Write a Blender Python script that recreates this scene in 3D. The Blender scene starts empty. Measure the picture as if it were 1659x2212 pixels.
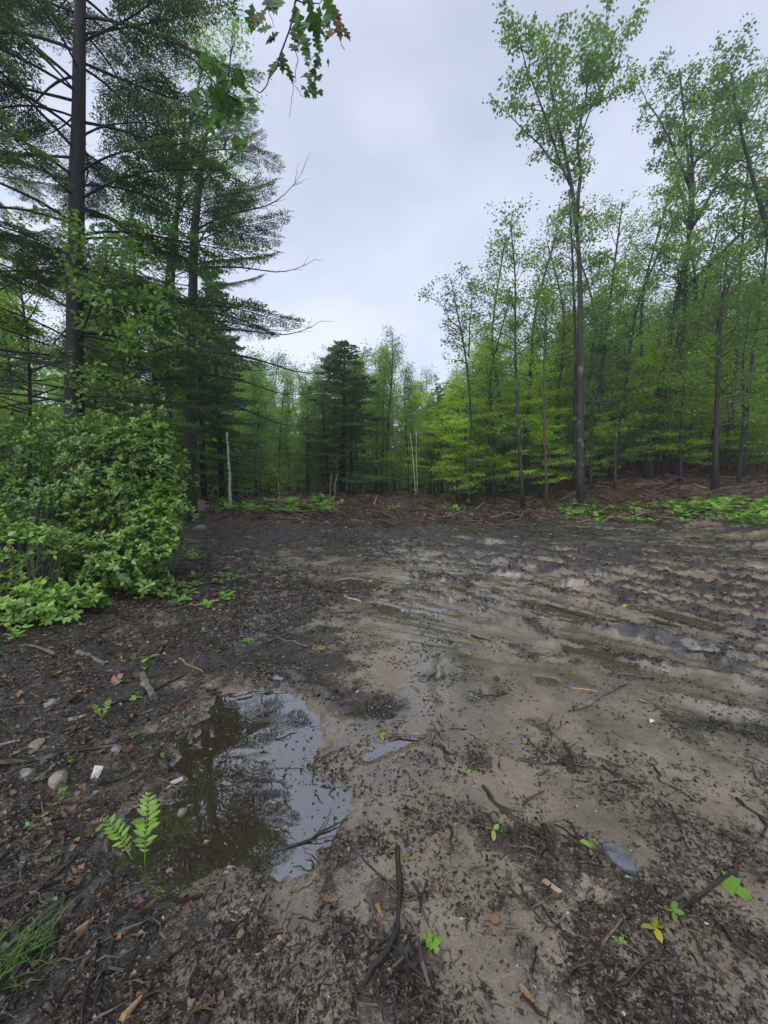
import bpy, math, random
import numpy as np
from mathutils import Vector, Matrix
PI = math.pi
rng = np.random.default_rng(7)
random.seed(7)
SC = bpy.context.scene
COL = SC.collection

# ------------------------------------------------------------------ camera, sky, sun, exposure
CAMZ, PITCH, FPX = 1.5, math.radians(-3.6), 384.0
cam_d = bpy.data.cameras.new('camera')
cam = bpy.data.objects.new('camera', cam_d); COL.objects.link(cam)
cam.location = (0, 0, CAMZ); cam.rotation_euler = (PI/2 + PITCH, 0, 0)
cam_d.sensor_fit = 'HORIZONTAL'; cam_d.sensor_width = 36.0; cam_d.lens = 18.0
cam_d.clip_start = 0.05; cam_d.clip_end = 8000
SC.camera = cam
SC.render.engine = 'CYCLES'
SC.render.resolution_x, SC.render.resolution_y = 768, 1024
SC.view_settings.view_transform = 'Standard'; SC.view_settings.look = 'None'
SC.view_settings.gamma = 1.0; SC.view_settings.use_curve_mapping = False
SC.view_settings.exposure = 0.80
cy = SC.cycles
cy.use_denoising = True; cy.max_bounces = 6; cy.diffuse_bounces = 4; cy.glossy_bounces = 2
cy.transmission_bounces = 3; cy.transparent_max_bounces = 6
cy.caustics_reflective = False; cy.caustics_refractive = False
try: cy.use_light_tree = False
except Exception: pass

SUN_EL, SUN_AZ = math.radians(47), math.radians(205)
w = bpy.data.worlds.new('World'); SC.world = w; w.use_nodes = True
nt = w.node_tree; nt.nodes.clear()
def wn(t, **kw):
    n = nt.nodes.new(t)
    for k, v in kw.items(): setattr(n, k, v)
    return n
out = wn('ShaderNodeOutputWorld'); mixw = wn('ShaderNodeMixShader'); mixw.inputs[0].default_value = 0.88
sky = wn('ShaderNodeTexSky'); sky.sky_type = 'NISHITA'; sky.sun_disc = False
sky.sun_elevation = SUN_EL; sky.sun_rotation = SUN_AZ
b1 = wn('ShaderNodeBackground'); b1.inputs[1].default_value = 0.08
b2 = wn('ShaderNodeBackground'); b2.inputs[1].default_value = 1.0
tc = wn('ShaderNodeTexCoord'); mp = wn('ShaderNodeMapping'); mp.inputs['Scale'].default_value = (1, 1, 2.0)
nz = wn('ShaderNodeTexNoise'); nz.inputs['Scale'].default_value = 1.9; nz.inputs['Detail'].default_value = 4; nz.inputs['Roughness'].default_value = .48
cr = wn('ShaderNodeValToRGB')
cr.color_ramp.elements[0].position = .36; cr.color_ramp.elements[0].color = (.35, .385, .485, 1)
cr.color_ramp.elements[1].position = .64; cr.color_ramp.elements[1].color = (.49, .53, .65, 1)
sx = wn('ShaderNodeSeparateXYZ'); hz = wn('ShaderNodeMapRange')
hz.inputs['From Min'].default_value = 0.0; hz.inputs['From Max'].default_value = 0.75
hz.inputs['To Min'].default_value = 1.35; hz.inputs['To Max'].default_value = 0.98
vm = wn('ShaderNodeVectorMath', operation='SCALE')
L = nt.links.new
L(tc.outputs['Generated'], mp.inputs[0]); L(mp.outputs[0], nz.inputs['Vector']); L(nz.outputs[0], cr.inputs[0])
L(tc.outputs['Generated'], sx.inputs[0]); L(sx.outputs['Z'], hz.inputs['Value'])
L(cr.outputs[0], vm.inputs[0]); L(hz.outputs[0], vm.inputs['Scale'])
L(sky.outputs[0], b1.inputs[0]); L(vm.outputs[0], b2.inputs[0])
L(b1.outputs[0], mixw.inputs[1]); L(b2.outputs[0], mixw.inputs[2]); L(mixw.outputs[0], out.inputs[0])

sd = bpy.data.lights.new('sun', 'SUN'); sd.energy = 1.5; sd.angle = math.radians(75); sd.color = (1, .97, .92)
sun = bpy.data.objects.new('sun', sd); COL.objects.link(sun)
sun.rotation_euler = Vector((math.sin(SUN_AZ)*math.cos(SUN_EL), math.cos(SUN_AZ)*math.cos(SUN_EL), math.sin(SUN_EL))).to_track_quat('Z', 'Y').to_euler()

# ------------------------------------------------------------------ helpers
S = 768/1659.0           # positions below were measured on a 1659 x 2212 view of the photograph
cp, sp = math.cos(PITCH), math.sin(PITCH)
def ray(dx, dy):
    x = (dx*S - 384)/FPX; yv = (512 - dy*S)/FPX
    return np.array([x, cp - yv*sp, sp + yv*cp])
def at(dx, dy, Y):
    r = ray(dx, dy); k = Y/r[1]
    return np.array([r[0]*k, Y, CAMZ + r[2]*k])
def project(x, y, z):
    """world -> display pixels (arrays)"""
    dz = z - CAMZ
    f = y*cp + dz*sp; u = -y*sp + dz*cp
    f = np.where(f < .05, .05, f)
    return (384 + FPX*x/f)/S, (512 - FPX*u/f)/S

_H = rng.random((4, 256, 256))
def vnoise(x, y, k=0):
    xi = np.floor(x).astype(np.int64); yi = np.floor(y).astype(np.int64)
    fx = x - xi; fy = y - yi
    fx = fx*fx*(3 - 2*fx); fy = fy*fy*(3 - 2*fy)
    h = _H[k % 4]; o = 37*(k//4)
    a = h[(xi+o) & 255, yi & 255]; b = h[(xi+1+o) & 255, yi & 255]
    c = h[(xi+o) & 255, (yi+1) & 255]; d = h[(xi+1+o) & 255, (yi+1) & 255]
    return (a*(1-fx)+b*fx)*(1-fy)+(c*(1-fx)+d*fx)*fy - .5
def fbm(x, y, s, octv, k=0, g=.5):
    r = 0; a = 1.0
    for i in range(octv):
        c, sn = math.cos(i*1.1), math.sin(i*1.1)
        r = r + a*vnoise((x*c - y*sn)*s + 13.7*i, (x*sn + y*c)*s + 7.1*i, k+i)
        s *= 2.03; a *= g
    return r
def sst(a, b, x):
    t = np.clip((x - a)/(b - a), 0, 1); return t*t*(3-2*t)

def macro(x, y):
    x = np.asarray(x, float); y = np.asarray(y, float)
    z = .045*np.clip(y - 9, 0, 9)
    z = z + .5*sst(17.0, 24, y)*(1 - .35*sst(-4, -12, x))
    z = z + sst(17, 20, y + .25*np.clip(x-4, 0, 20))*np.clip((y - 15 + .25*np.clip(x, 0, 30)), 0, 60)*.085*sst(2, 14, x)
    z = z + .55*sst(8.2, 13, x)*sst(3, 12, y)
    z = z + .18*sst(-1.9, -3.6, x)*sst(1.0, 4, y)
    z = z + .35*fbm(x, y, .12, 3, 1)*sst(11, 22, np.hypot(x, y))
    return z
_TS = .5*1.012**np.arange(400)
def gp(dx, dy):
    """where the view line through a point of the photograph first meets the ground"""
    r = ray(dx, dy); X, Y, Z = r[0]*_TS, r[1]*_TS, CAMZ + r[2]*_TS
    hit = np.nonzero(Z < macro(X, Y))[0]; i = hit[0] if len(hit) else 320
    lo, hi = _TS[max(i-1, 0)], _TS[i]
    for _ in range(14):
        m = .5*(lo+hi)
        if CAMZ + r[2]*m < float(macro(r[0]*m, r[1]*m)): hi = m
        else: lo = m
    return np.array([r[0]*hi, r[1]*hi])

# polygon / polyline distances on the ground
def seg_dist(x, y, P):
    """unsigned distance, signed side and arc position to polyline P"""
    best = np.full(x.shape, 1e9); side = np.zeros(x.shape); arc = np.zeros(x.shape); s0 = 0.
    for a, b in zip(P[:-1], P[1:]):
        dx, dy = b[0]-a[0], b[1]-a[1]; L2 = dx*dx+dy*dy; Ln = math.sqrt(L2)
        t = np.clip(((x-a[0])*dx + (y-a[1])*dy)/L2, 0, 1)
        px = x-a[0]-t*dx; py = y-a[1]-t*dy; d = np.hypot(px, py)
        m = d < best; best = np.where(m, d, best)
        side = np.where(m, np.sign(dx*py - dy*px), side); arc = np.where(m, s0 + t*Ln, arc); s0 += Ln
    return best, side, arc, s0
def poly_sd(x, y, P):
    P = list(P) + [P[0]]
    d, _, _, _ = seg_dist(x, y, P)
    ins = np.zeros(x.shape, bool)
    for a, b in zip(P[:-1], P[1:]):
        c = ((a[1] > y) != (b[1] > y)) & (x < (b[0]-a[0])*(y-a[1])/((b[1]-a[1]) or 1e-9) + a[0])
        ins ^= c
    return np.where(ins, -d, d)

RUTS = [([(1750,1500),(1500,1450),(1330,1410),(1230,1385),(1120,1368)], .035),
        ([(1750,1395),(1500,1330),(1400,1300),(1270,1270),(1080,1235),(930,1200)], .04),
        ([(1750,1315),(1400,1240),(1200,1208),(1000,1190),(850,1195)], .05),
        ([(1750,1262),(1300,1190),(1100,1170),(900,1160)], .05),
        ([(1250,1390),(1130,1340),(1000,1300),(900,1270)], .03),
        ([(1750,1445),(1450,1380),(1300,1345),(1150,1310),(1000,1265),(880,1235)], .035),
        ([(1750,1350),(1600,1320),(1380,1270),(1180,1225),(1010,1200)], .04),
        ([(1750,1560),(1550,1520),(1400,1490)], .02),
        ([(1750,1475),(1560,1425),(1400,1375),(1200,1330),(1050,1290),(930,1262)], .03), ([(1750,1420),(1600,1385),(1430,1335),(1250,1290),(1080,1250)], .028),
        ([(1750,1370),(1560,1330),(1350,1285),(1150,1245),(960,1222)], .035), ([(1750,1332),(1500,1282),(1300,1240),(1100,1212),(900,1205)], .04),
        ([(1750,1290),(1500,1238),(1250,1200),(1000,1178)], .045), ([(1000,1262),(1150,1290),(1290,1325),(1420,1365)], .03), ([(850,1180),(1000,1168),(1250,1172),(1500,1195)], .04)]
def in_box(x, y, P, m):
    Q = np.array(P); lo, hi = Q.min(0)-m, Q.max(0)+m
    return np.nonzero((x > lo[0]) & (x < hi[0]) & (y > lo[1]) & (y < hi[1]))[0]
RUTW = [([gp(*p) for p in P], a) for P, a in RUTS]
PUD = [([(440,1540),(490,1492),(560,1478),(640,1495),(668,1540),(705,1590),(690,1628),(660,1655),(730,1668),(785,1700),
         (760,1750),(730,1785),(700,1840),(670,1880),(640,1930),(600,1975),(560,1990),(500,1900),(430,1890),(370,1930),(290,1960),(235,1900),
         (235,1820),(290,1740),(400,1700),(390,1640),(395,1585)], .065, -.012),
       ([(470,1985),(520,1970),(560,2000),(545,2040),(505,2060),(480,2025)], .03, -.012),
       ([(700,1262),(745,1248),(790,1252),(800,1268),(760,1275),(720,1272)], .018, -.008),
       ([(785,1298),(830,1302),(880,1322),(900,1336),(860,1336),(810,1318)], .018, -.008),
       ([(1150,1455),(1180,1458),(1215,1470),(1190,1478),(1155,1472)], .03, -.010),
       ([(1250,1395),(1300,1398),(1345,1412),(1330,1422),(1270,1412)], .018, -.008),
       ([(1400,1315),(1460,1320),(1530,1342),(1500,1350),(1430,1335)], .018, -.008),
       ([(1130,1300),(1200,1308),(1300,1332),(1260,1336),(1180,1320)], .018, -.008),
       ([(760,1632),(820,1602),(890,1572),(935,1560),(925,1590),(860,1622),(790,1660)], .022, -.010),
       ([(940,1425),(952,1412),(962,1440),(950,1480),(962,1520),(948,1528),(936,1480)], .022, -.010),
       ([(1005,1500),(1030,1478),(1050,1490),(1025,1520)], .022, -.010),
       ([(575,1462),(600,1450),(630,1462),(600,1474)], .022, -.010)]
def chaikin(P, n=1):
    P = np.array(P)
    for _ in range(n):
        Q = np.roll(P, -1, 0); P = np.stack([.75*P+.25*Q, .25*P+.75*Q], 1).reshape(-1, 2)
    return [p for p in P]
PUDW = [(chaikin([gp(*p) for p in P]), dep, lv) for P, dep, lv in PUD]

# material map of the bare soil: dark organic mush, standing wetness, red-brown litter, moss
def furrow(x, y):
    u = x*.45 + y*.9 + .25*fbm(x, y, .4, 2, 2); v = x*.9 - y*.45
    m = sst(-.6, 1.3, x + .15*y - .6)*sst(2.6, 4.2, y)*sst(16, 12, y)
    return m, 1.0*fbm(u, v*.10, 4.2, 4, 7, .7)
def zones(x, y, z):
    dx, dy = project(x, y, z)
    front = y > .3
    n1 = fbm(x, y, .9, 4, 0); n2 = fbm(x, y, 3.1, 4, 2); n3 = fbm(x, y, 9., 3, 1)
    org = .07 + .50*n1 + .60*n2 + .35*n3
    def blob(cx, cy, rx, ry, wgt):
        nonlocal org
        org = org + wgt*np.exp(-((dx-cx)/rx)**2 - ((dy-cy)/ry)**2)
    blob(100, 1500, 330, 170, .95); blob(0, 1750, 270, 330, .75); blob(60, 2150, 380, 240, .55); blob(150, 1950, 200, 120, .2)
    blob(560, 1370, 200, 90, .62); blob(720, 1480, 150, 70, .35); blob(450, 1250, 260, 75, .7); blob(800, 1130, 800, 28, .6)
    blob(880, 1160, 560, 40, .95); blob(1450, 1190, 330, 26, .35); blob(860, 2060, 90, 150, .40); blob(1150, 2000, 300, 90, -.12); blob(1350, 1800, 200, 80, -.12); blob(640, 1950, 60, 60, -.2); blob(1230, 1640, 110, 32, .4); blob(1180, 1870, 110, 60, .25)
    blob(950, 1450, 60, 15, .35); blob(1400, 1420, 260, 25, .2); blob(1380, 1970, 110, 45, .3); blob(1030, 1660, 40, 40, .5); blob(1160, 1800, 50, 30, .4)
    blob(560, 2190, 330, 70, .30); blob(1500, 1570, 120, 26, .3); blob(820, 1530, 90, 22, .5); blob(700, 1830, 60, 30, .35)
    blob(1250, 2230, 500, 60, .10)
    blob(1000, 1750, 120, 60, -.3); blob(900, 1700, 140, 40, -.25); blob(1450, 1680, 130, 60, -.3); blob(1550, 1900, 100, 60, -.2); blob(780, 1570, 90, 30, -.3)
    blob(1100, 1300, 450, 70, -.14); blob(1250, 1500, 400, 60, -.12)
    org = np.where(front, org, .6)
    fm, ff = furrow(x, y); org = org + fm*(1.05*ff - .05)
    rd = np.zeros(x.shape)
    for P, a in RUTW:
        q = in_box(x, y, P, .6)
        if not len(q): continue
        q = q[fm[q] > .02]; xq, yq = x[q], y[q]
        d, s_, arc, Lt = seg_dist(xq, yq, P); sdn = d*s_ + .07*fbm(xq, yq, 2.2, 3, 4); wd = .035+.006*yq
        rd[q] = np.maximum(rd[q], np.exp(-(sdn/wd)**2)*sst(0, .5, arc)*sst(0, .5, Lt-arc)*sst(-.55, -.2, fbm(xq, yq, 1.1, 3, 5))) - .45*np.exp(-((sdn-2.6*wd)/(1.7*wd))**2)
    org = org + 1.05*rd
    wet = .30 + .7*fbm(x, y, 1.3, 3, 3)
    wd2 = np.zeros(x.shape)
    for P, dep, lv in PUDW:
        q = in_box(x, y, P, .35)
        if len(q): wd2[q] = np.maximum(wd2[q], sst(.30, -.02, poly_sd(x[q], y[q], P)))
    wet = wet + 1.1*wd2
    for cx, cy, rx, ry, wg in [(720,1650,110,45,1.),(950,1440,55,110,.95),(860,1590,100,26,.9),(910,1520,40,60,.6),(700,1740,80,50,.5),(780,1620,90,40,.5),(960,1480,70,120,.5),(880,1700,60,30,.3),(660,1880,60,60,.4),(1000,1250,300,60,.25),(560,1350,60,60,.25)]:
        wet = wet + wg*np.exp(-((dx-cx)/rx)**2 - ((dy-cy)/ry)**2)
    red = sst(1130, 1096, dy + 40*n1)*sst(520, 700, dx)*.9 + .12*sst(.1, .5, n2)
    red = red + .55*np.exp(-((dx-1420)/330)**2 - ((dy-1195)/30)**2)*sst(-.3, .3, n2)
    red = red + .35*np.exp(-((dx-150)/330)**2 - ((dy-1560)/170)**2)*sst(-.1, .4, n3)
    red = np.where(y > 22, .9, red); 
    moss = .5*sst(.12, .42, fbm(x, y, 1.7, 4, 5))*(.4 + .6*sst(1000, 1300, dx))
    return org, np.clip(wet, 0, 1), np.clip(red, 0, 1), np.clip(moss, 0, 1)

def height(x, y, fine=True, pud=True):
    x = np.asarray(x, float); y = np.asarray(y, float)
    shp = x.shape; x = x.ravel(); y = y.ravel()
    z = macro(x, y); org, wet, red, moss = zones(x, y, z)
    rough = np.clip(org, 0, 1)
    far = sst(60, 25, np.hypot(x, y))
    z = z + far*(.035*fbm(x, y, .8, 3, 2) + (.010 + .045*rough)*fbm(x, y, 3.3, 4, 3) + (.006+.022*rough)*np.abs(fbm(x, y, 15, 3, 1)))
    z = z + far*(.34*np.clip(fbm(x, y, .9, 4, 6) - .02, 0, 1)*sst(14.2, 16.5, y)*sst(-10, -8, x) + .05*np.abs(fbm(x, y, 2.6, 3, 4))*sst(8, 11, y))
    # long furrows dragged by the machine tracks
    m, ff = furrow(x, y)
    z = z + m*.05*ff*(1+.05*y)
    for P, a in RUTW:
        q = in_box(x, y, P, .6)
        if not len(q): continue
        xi, yi = x[q], y[q]
        d, s_, arc, Lt = seg_dist(xi, yi, P); sdn = d*s_ + .07*fbm(xi, yi, 2.2, 3, 4)
        wd = .038 + .006*yi
        fade = sst(0, .5, arc)*sst(0, .5, Lt - arc)
        tread = .85 + .18*np.sin(arc*2*PI/.16 + 5*fbm(xi, yi, 2, 2, 2))*sst(9, 6, yi)
        brk = sst(-.55, -.2, fbm(xi, yi, 1.1, 3, 5))
        z[q] += fade*1.8*a*brk*(1.2*np.exp(-(sdn/wd)**2)*tread*(1+.8*vnoise(xi*9, yi*9, 3)*sst(8, 5, yi)) - .8*np.exp(-((sdn - 2.6*wd)/(1.7*wd))**2) - .35*np.exp(-((sdn + 2.4*wd)/(1.4*wd))**2))
    if pud:
        for ip, (P, dep, lv) in enumerate(PUDW):
            g_ = 1. if ip == 0 else .35
            q = in_box(x, y, P, .8)
            if not len(q): continue
            xi, yi, zi = x[q], y[q], z[q]
            sdv = poly_sd(xi, yi, P) + g_*(.10*fbm(xi, yi, 4, 5, 6, .66) + .03*fbm(xi, yi, 17, 3, 2))
            t = sst(.13*g_, -.22*g_, sdv); rim = np.exp(-(np.clip(sdv, 0, 9)/(.22 if ip == 0 else .26))**2)
            z[q] = zi*(1 - .75*rim) - dep*t + (.012 if ip == 0 else .004)*rim*(1-t)
    return z.reshape(shp)
def H(x, y): return float(height(np.array([x]), np.array([y]))[0])

# ------------------------------------------------------------------ mesh building
def make_mesh(name, V, faces, mat=None, tint=None, smooth=False):
    V = np.asarray(V, np.float32)
    me = bpy.data.meshes.new(name)
    me.vertices.add(len(V)); me.vertices.foreach_set('co', V.ravel())
    fl = [np.asarray(f, np.int32) for f in faces if len(f)]
    nl = sum(f.size for f in fl); npoly = sum(len(f) for f in fl)
    me.loops.add(nl); me.loops.foreach_set('vertex_index', np.concatenate([f.ravel() for f in fl]))
    me.polygons.add(npoly)
    tot = np.concatenate([np.full(len(f), f.shape[1], np.int32) for f in fl])
    st = np.concatenate([[0], np.cumsum(tot)[:-1]]).astype(np.int32)
    me.polygons.foreach_set('loop_start', st)
    me.polygons.foreach_set('use_smooth', np.full(npoly, smooth))
    if tint is not None:
        a = me.attributes.new('tint', 'FLOAT', 'POINT'); a.data.foreach_set('value', np.asarray(tint, np.float32))
    if mat: me.materials.append(mat)
    me.update(calc_edges=True)
    return me
def link(name, me, parent=None, loc=None, label=None, cat=None, group=None, kind=None):
    o = bpy.data.objects.new(name, me); COL.objects.link(o)
    if parent is not None: o.parent = parent
    if loc is not None: o.location = loc
    tag(o, label, cat, group, kind)
    return o
def tag(o, label=None, cat=None, group=None, kind=None):
    for k, v in (('label', label), ('category', cat), ('group', group), ('kind', kind)):
        if v: o[k] = v
    return o
def copy_tree(o, parent=None):
    c = o.copy(); COL.objects.link(c)
    c.parent = parent
    for ch in o.children: copy_tree(ch, c)
    return c
class MB:
    """collects geometry for ONE mesh"""
    def __init__(s): s.V = []; s.Q = []; s.T = []; s.t = []; s.n = 0
    def add(s, V, Q=None, T=None, tint=0.):
        V = np.asarray(V, float)
        if Q is not None and len(Q): s.Q.append(np.asarray(Q)+s.n)
        if T is not None and len(T): s.T.append(np.asarray(T)+s.n)
        s.V.append(V); s.t.append(np.broadcast_to(np.asarray(tint, float), (len(V),))); s.n += len(V)
    def mesh(s, name, mat, smooth=False):
        F = []
        if s.Q: F.append(np.concatenate(s.Q))
        if s.T: F.append(np.concatenate(s.T))
        return make_mesh(name, np.concatenate(s.V), F, mat, np.concatenate(s.t), smooth)
def tube(pts, rad, k=6, lump=0., cap=True, tint=0., mb=None):
    pts = np.asarray(pts, float); n = len(pts); rad = np.broadcast_to(np.asarray(rad, float), (n,))
    tg = np.gradient(pts, axis=0); tg /= np.linalg.norm(tg, axis=1)[:, None] + 1e-9
    ref = np.array([0, 0, 1.]) if abs(tg[:, 2].mean()) < .8 else np.array([1., 0, 0])
    a = np.cross(tg, ref); a /= np.linalg.norm(a, axis=1)[:, None] + 1e-9
    b = np.cross(tg, a)
    th = np.arange(k)*2*PI/k
    R = rad[:, None]*(1 + (lump*rng.standard_normal((n, k)) if lump else 0))
    V = pts[:, None] + R[..., None]*(a[:, None]*np.cos(th)[None, :, None] + b[:, None]*np.sin(th)[None, :, None])
    V = V.reshape(-1, 3)
    i = np.arange(n-1)[:, None]*k; j = np.arange(k)[None]; j2 = (j+1) % k
    Q = np.stack([i+j, i+k+j, i+k+j2, i+j2], -1).reshape(-1, 4)
    T = None
    if cap:
        V = np.vstack([V, pts[0], pts[-1]]); c0, c1 = n*k, n*k+1; jj = np.arange(k); j3 = (jj+1) % k
        T = np.vstack([np.stack([np.full(k, c0), jj, j3], 1), np.stack([np.full(k, c1), (n-1)*k+j3, (n-1)*k+jj], 1)])
    mb.add(V, Q, T, tint)
def rotm(n, yaw=None, pitch=0.3, roll=0.3, r=rng):
    """n random rotation matrices: any yaw, small pitch and roll (radians sd)"""
    y = r.uniform(0, 2*PI, n) if yaw is None else yaw
    p = pitch*r.standard_normal(n); q = roll*r.standard_normal(n)
    cy_, sy_ = np.cos(y), np.sin(y); cp_, sp_ = np.cos(p), np.sin(p); cr_, sr_ = np.cos(q), np.sin(q)
    z = np.zeros(n); o = np.ones(n)
    Rz = np.stack([cy_, -sy_, z, sy_, cy_, z, z, z, o], 1).reshape(n, 3, 3)
    Ry = np.stack([cp_, z, sp_, z, o, z, -sp_, z, cp_], 1).reshape(n, 3, 3)
    Rx = np.stack([o, z, z, z, cr_, -sr_, z, sr_, cr_], 1).reshape(n, 3, 3)
    return Rz @ Ry @ Rx
def batch(mb, tv, P, R, sc, Q=None, T=None, tint=None):
    """many transformed copies of a little template in one mesh"""
    n = len(P); tv = np.asarray(tv, float); m = len(tv); sc = np.asarray(sc, float)
    if sc.ndim == 1: sc = np.repeat(sc[:, None], 3, 1)
    V = np.einsum('nij,nmj->nmi', R, tv[None]*sc[:, None]) + P[:, None]
    off = (np.arange(n)*m)[:, None, None]
    t = np.repeat(rng.random(n) if tint is None else tint, m)
    mb.add(V.reshape(-1, 3), None if Q is None else (np.asarray(Q)[None]+off).reshape(-1, np.shape(Q)[1]),
           None if T is None else (np.asarray(T)[None]+off).reshape(-1, 3), t)
# leaf blanks: x along the leaf, y across, z up
LEAF4 = np.array([[0, 0, 0], [.5, .33, .06], [1, 0, -.08], [.5, -.33, .06]]); LEAF4Q = [[0, 3, 2, 1]]
LEAF6 = np.array([[0, 0, 0], [.3, .17, .04], [.7, .15, .03], [1, 0, -.06], [.7, -.15, .03], [.3, -.17, .04], [.35, 0, 0], [.7, 0, -.01]])
LEAF6T = [[0, 6, 1], [0, 5, 6]]; LEAF6Q = [[1, 6, 7, 2], [6, 5, 4, 7]]; LEAF6T += [[2, 7, 3], [7, 4, 3]]
CHIP = np.array([[0, -.5, 0], [0, .5, 0], [0, 0, .7], [1, -.3, .1], [1, .35, 0], [1.05, 0, .5]])
CHIPQ = [[0, 1, 4, 3], [1, 2, 5, 4], [2, 0, 3, 5]]; CHIPT = [[0, 2, 1], [3, 4, 5]]

# ------------------------------------------------------------------ materials
def mat(name):
    m = bpy.data.materials.new(name); m.use_nodes = True; t = m.node_tree; t.nodes.clear()
    o = t.nodes.new('ShaderNodeOutputMaterial')
    return m, t, o
def ramp(t, cols, fac):
    r = t.nodes.new('ShaderNodeValToRGB'); e = r.color_ramp.elements
    while len(e) < len(cols): e.new(.5)
    for i, (p, c) in enumerate(cols): e[i].position = p; e[i].color = (*c, 1)
    t.links.new(fac, r.inputs[0]); return r.outputs[0]
def noise(t, scale, detail=4, vec=None, rough=.55, dist=0):
    n = t.nodes.new('ShaderNodeTexNoise'); n.inputs['Scale'].default_value = scale; n.inputs['Detail'].default_value = detail
    n.inputs['Roughness'].default_value = rough; n.inputs['Distortion'].default_value = dist
    if vec is not None: t.links.new(vec, n.inputs['Vector'])
    return n.outputs[0]
def mth(t, op, a, b=None, clamp=False):
    n = t.nodes.new('ShaderNodeMath'); n.operation = op; n.use_clamp = clamp
    for i, v in enumerate((a, b)):
        if v is None: continue
        if isinstance(v, (int, float)): n.inputs[i].default_value = v
        else: t.links.new(v, n.inputs[i])
    return n.outputs[0]
def mixc(t, f, a, b):
    n = t.nodes.new('ShaderNodeMix'); n.data_type = 'RGBA'
    for sck, v in ((n.inputs[0], f), (n.inputs[6], a), (n.inputs[7], b)):
        if isinstance(v, (int, float)): sck.default_value = v
        elif isinstance(v, tuple): sck.default_value = (*v, 1)
        else: t.links.new(v, sck)
    return n.outputs[2]
def attr(t, n, out='Fac'):
    a = t.nodes.new('ShaderNodeAttribute'); a.attribute_name = n; return a.outputs[out]
def smooth_range(t, v, a, b):
    n = t.nodes.new('ShaderNodeMapRange'); n.interpolation_type = 'SMOOTHSTEP'
    n.inputs['From Min'].default_value = a; n.inputs['From Max'].default_value = b; t.links.new(v, n.inputs['Value']); return n.outputs[0]

def leaf_mat(name, c1, c2, c3=None, rough=.45, trans=.42, spec=.4, tcol=(1.15, 1.25, .6)):
    m, t, o = mat(name)
    oi = t.nodes.new('ShaderNodeObjectInfo')
    cols = [(0, c1), (1, c2)] if c3 is None else [(0, c1), (.93, c2), (.97, c3)]
    c = ramp(t, cols, attr(t, 'tint'))
    v = mth(t, 'MULTIPLY_ADD', oi.outputs['Random'], .5); t.nodes[-1].inputs[2].default_value = .75
    hs = t.nodes.new('ShaderNodeHueSaturation'); t.links.new(c, hs.inputs['Color']); t.links.new(v, hs.inputs['Value'])
    p = t.nodes.new('ShaderNodeBsdfPrincipled'); p.inputs['Roughness'].default_value = rough; p.inputs['Specular IOR Level'].default_value = spec
    t.links.new(hs.outputs[0], p.inputs['Base Color'])
    tr = t.nodes.new('ShaderNodeBsdfTranslucent')
    vm = t.nodes.new('ShaderNodeVectorMath'); vm.operation = 'MULTIPLY'; vm.inputs[1].default_value = tcol; t.links.new(hs.outputs[0], vm.inputs[0])
    t.links.new(vm.outputs[0], tr.inputs[0])
    mx = t.nodes.new('ShaderNodeMixShader'); mx.inputs[0].default_value = trans
    t.links.new(p.outputs[0], mx.inputs[1]); t.links.new(tr.outputs[0], mx.inputs[2]); t.links.new(mx.outputs[0], o.inputs[0])
    return m
def bark_mat(name, c1, c2, c3=None, stretch=.18, scale=9, bump=.6, rough=.75):
    m, t, o = mat(name)
    g = t.nodes.new('ShaderNodeTexCoord'); mpn = t.nodes.new('ShaderNodeMapping'); mpn.inputs['Scale'].default_value = (1, 1, stretch)
    t.links.new(g.outputs['Object'], mpn.inputs[0])
    n = noise(t, scale, 6, mpn.outputs[0], .65, .6); n2 = noise(t, 1.3, 3, g.outputs['Object'])
    c = ramp(t, [(.35, c1), (.62, c2)], n)
    if c3: c = mixc(t, smooth_range(t, n2, .56, .66), c, c3)
    p = t.nodes.new('ShaderNodeBsdfPrincipled'); p.inputs['Roughness'].default_value = rough
    b = t.nodes.new('ShaderNodeBump'); b.inputs['Strength'].default_value = bump; b.inputs['Distance'].default_value = .03
    t.links.new(n, b.inputs['Height']); t.links.new(b.outputs[0], p.inputs['Normal'])
    t.links.new(c, p.inputs['Base Color']); t.links.new(p.outputs[0], o.inputs[0])
    return m
def tint_mat(name, cols, rough=.6, spec=.5, scale=60, bump=.3):
    m, t, o = mat(name)
    c = ramp(t, cols, attr(t, 'tint'))
    g = t.nodes.new('ShaderNodeTexCoord'); n = noise(t, scale, 4, g.outputs['Object'])
    c2 = mixc(t, mth(t, 'MULTIPLY', n, .7), c, (.02, .016, .012))
    p = t.nodes.new('ShaderNodeBsdfPrincipled'); p.inputs['Roughness'].default_value = rough; p.inputs['Specular IOR Level'].default_value = spec
    b = t.nodes.new('ShaderNodeBump'); b.inputs['Strength'].default_value = bump; b.inputs['Distance'].default_value = .004
    t.links.new(n, b.inputs['Height']); t.links.new(b.outputs[0], p.inputs['Normal'])
    t.links.new(c2, p.inputs['Base Color']); t.links.new(p.outputs[0], o.inputs[0])
    return m
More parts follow.
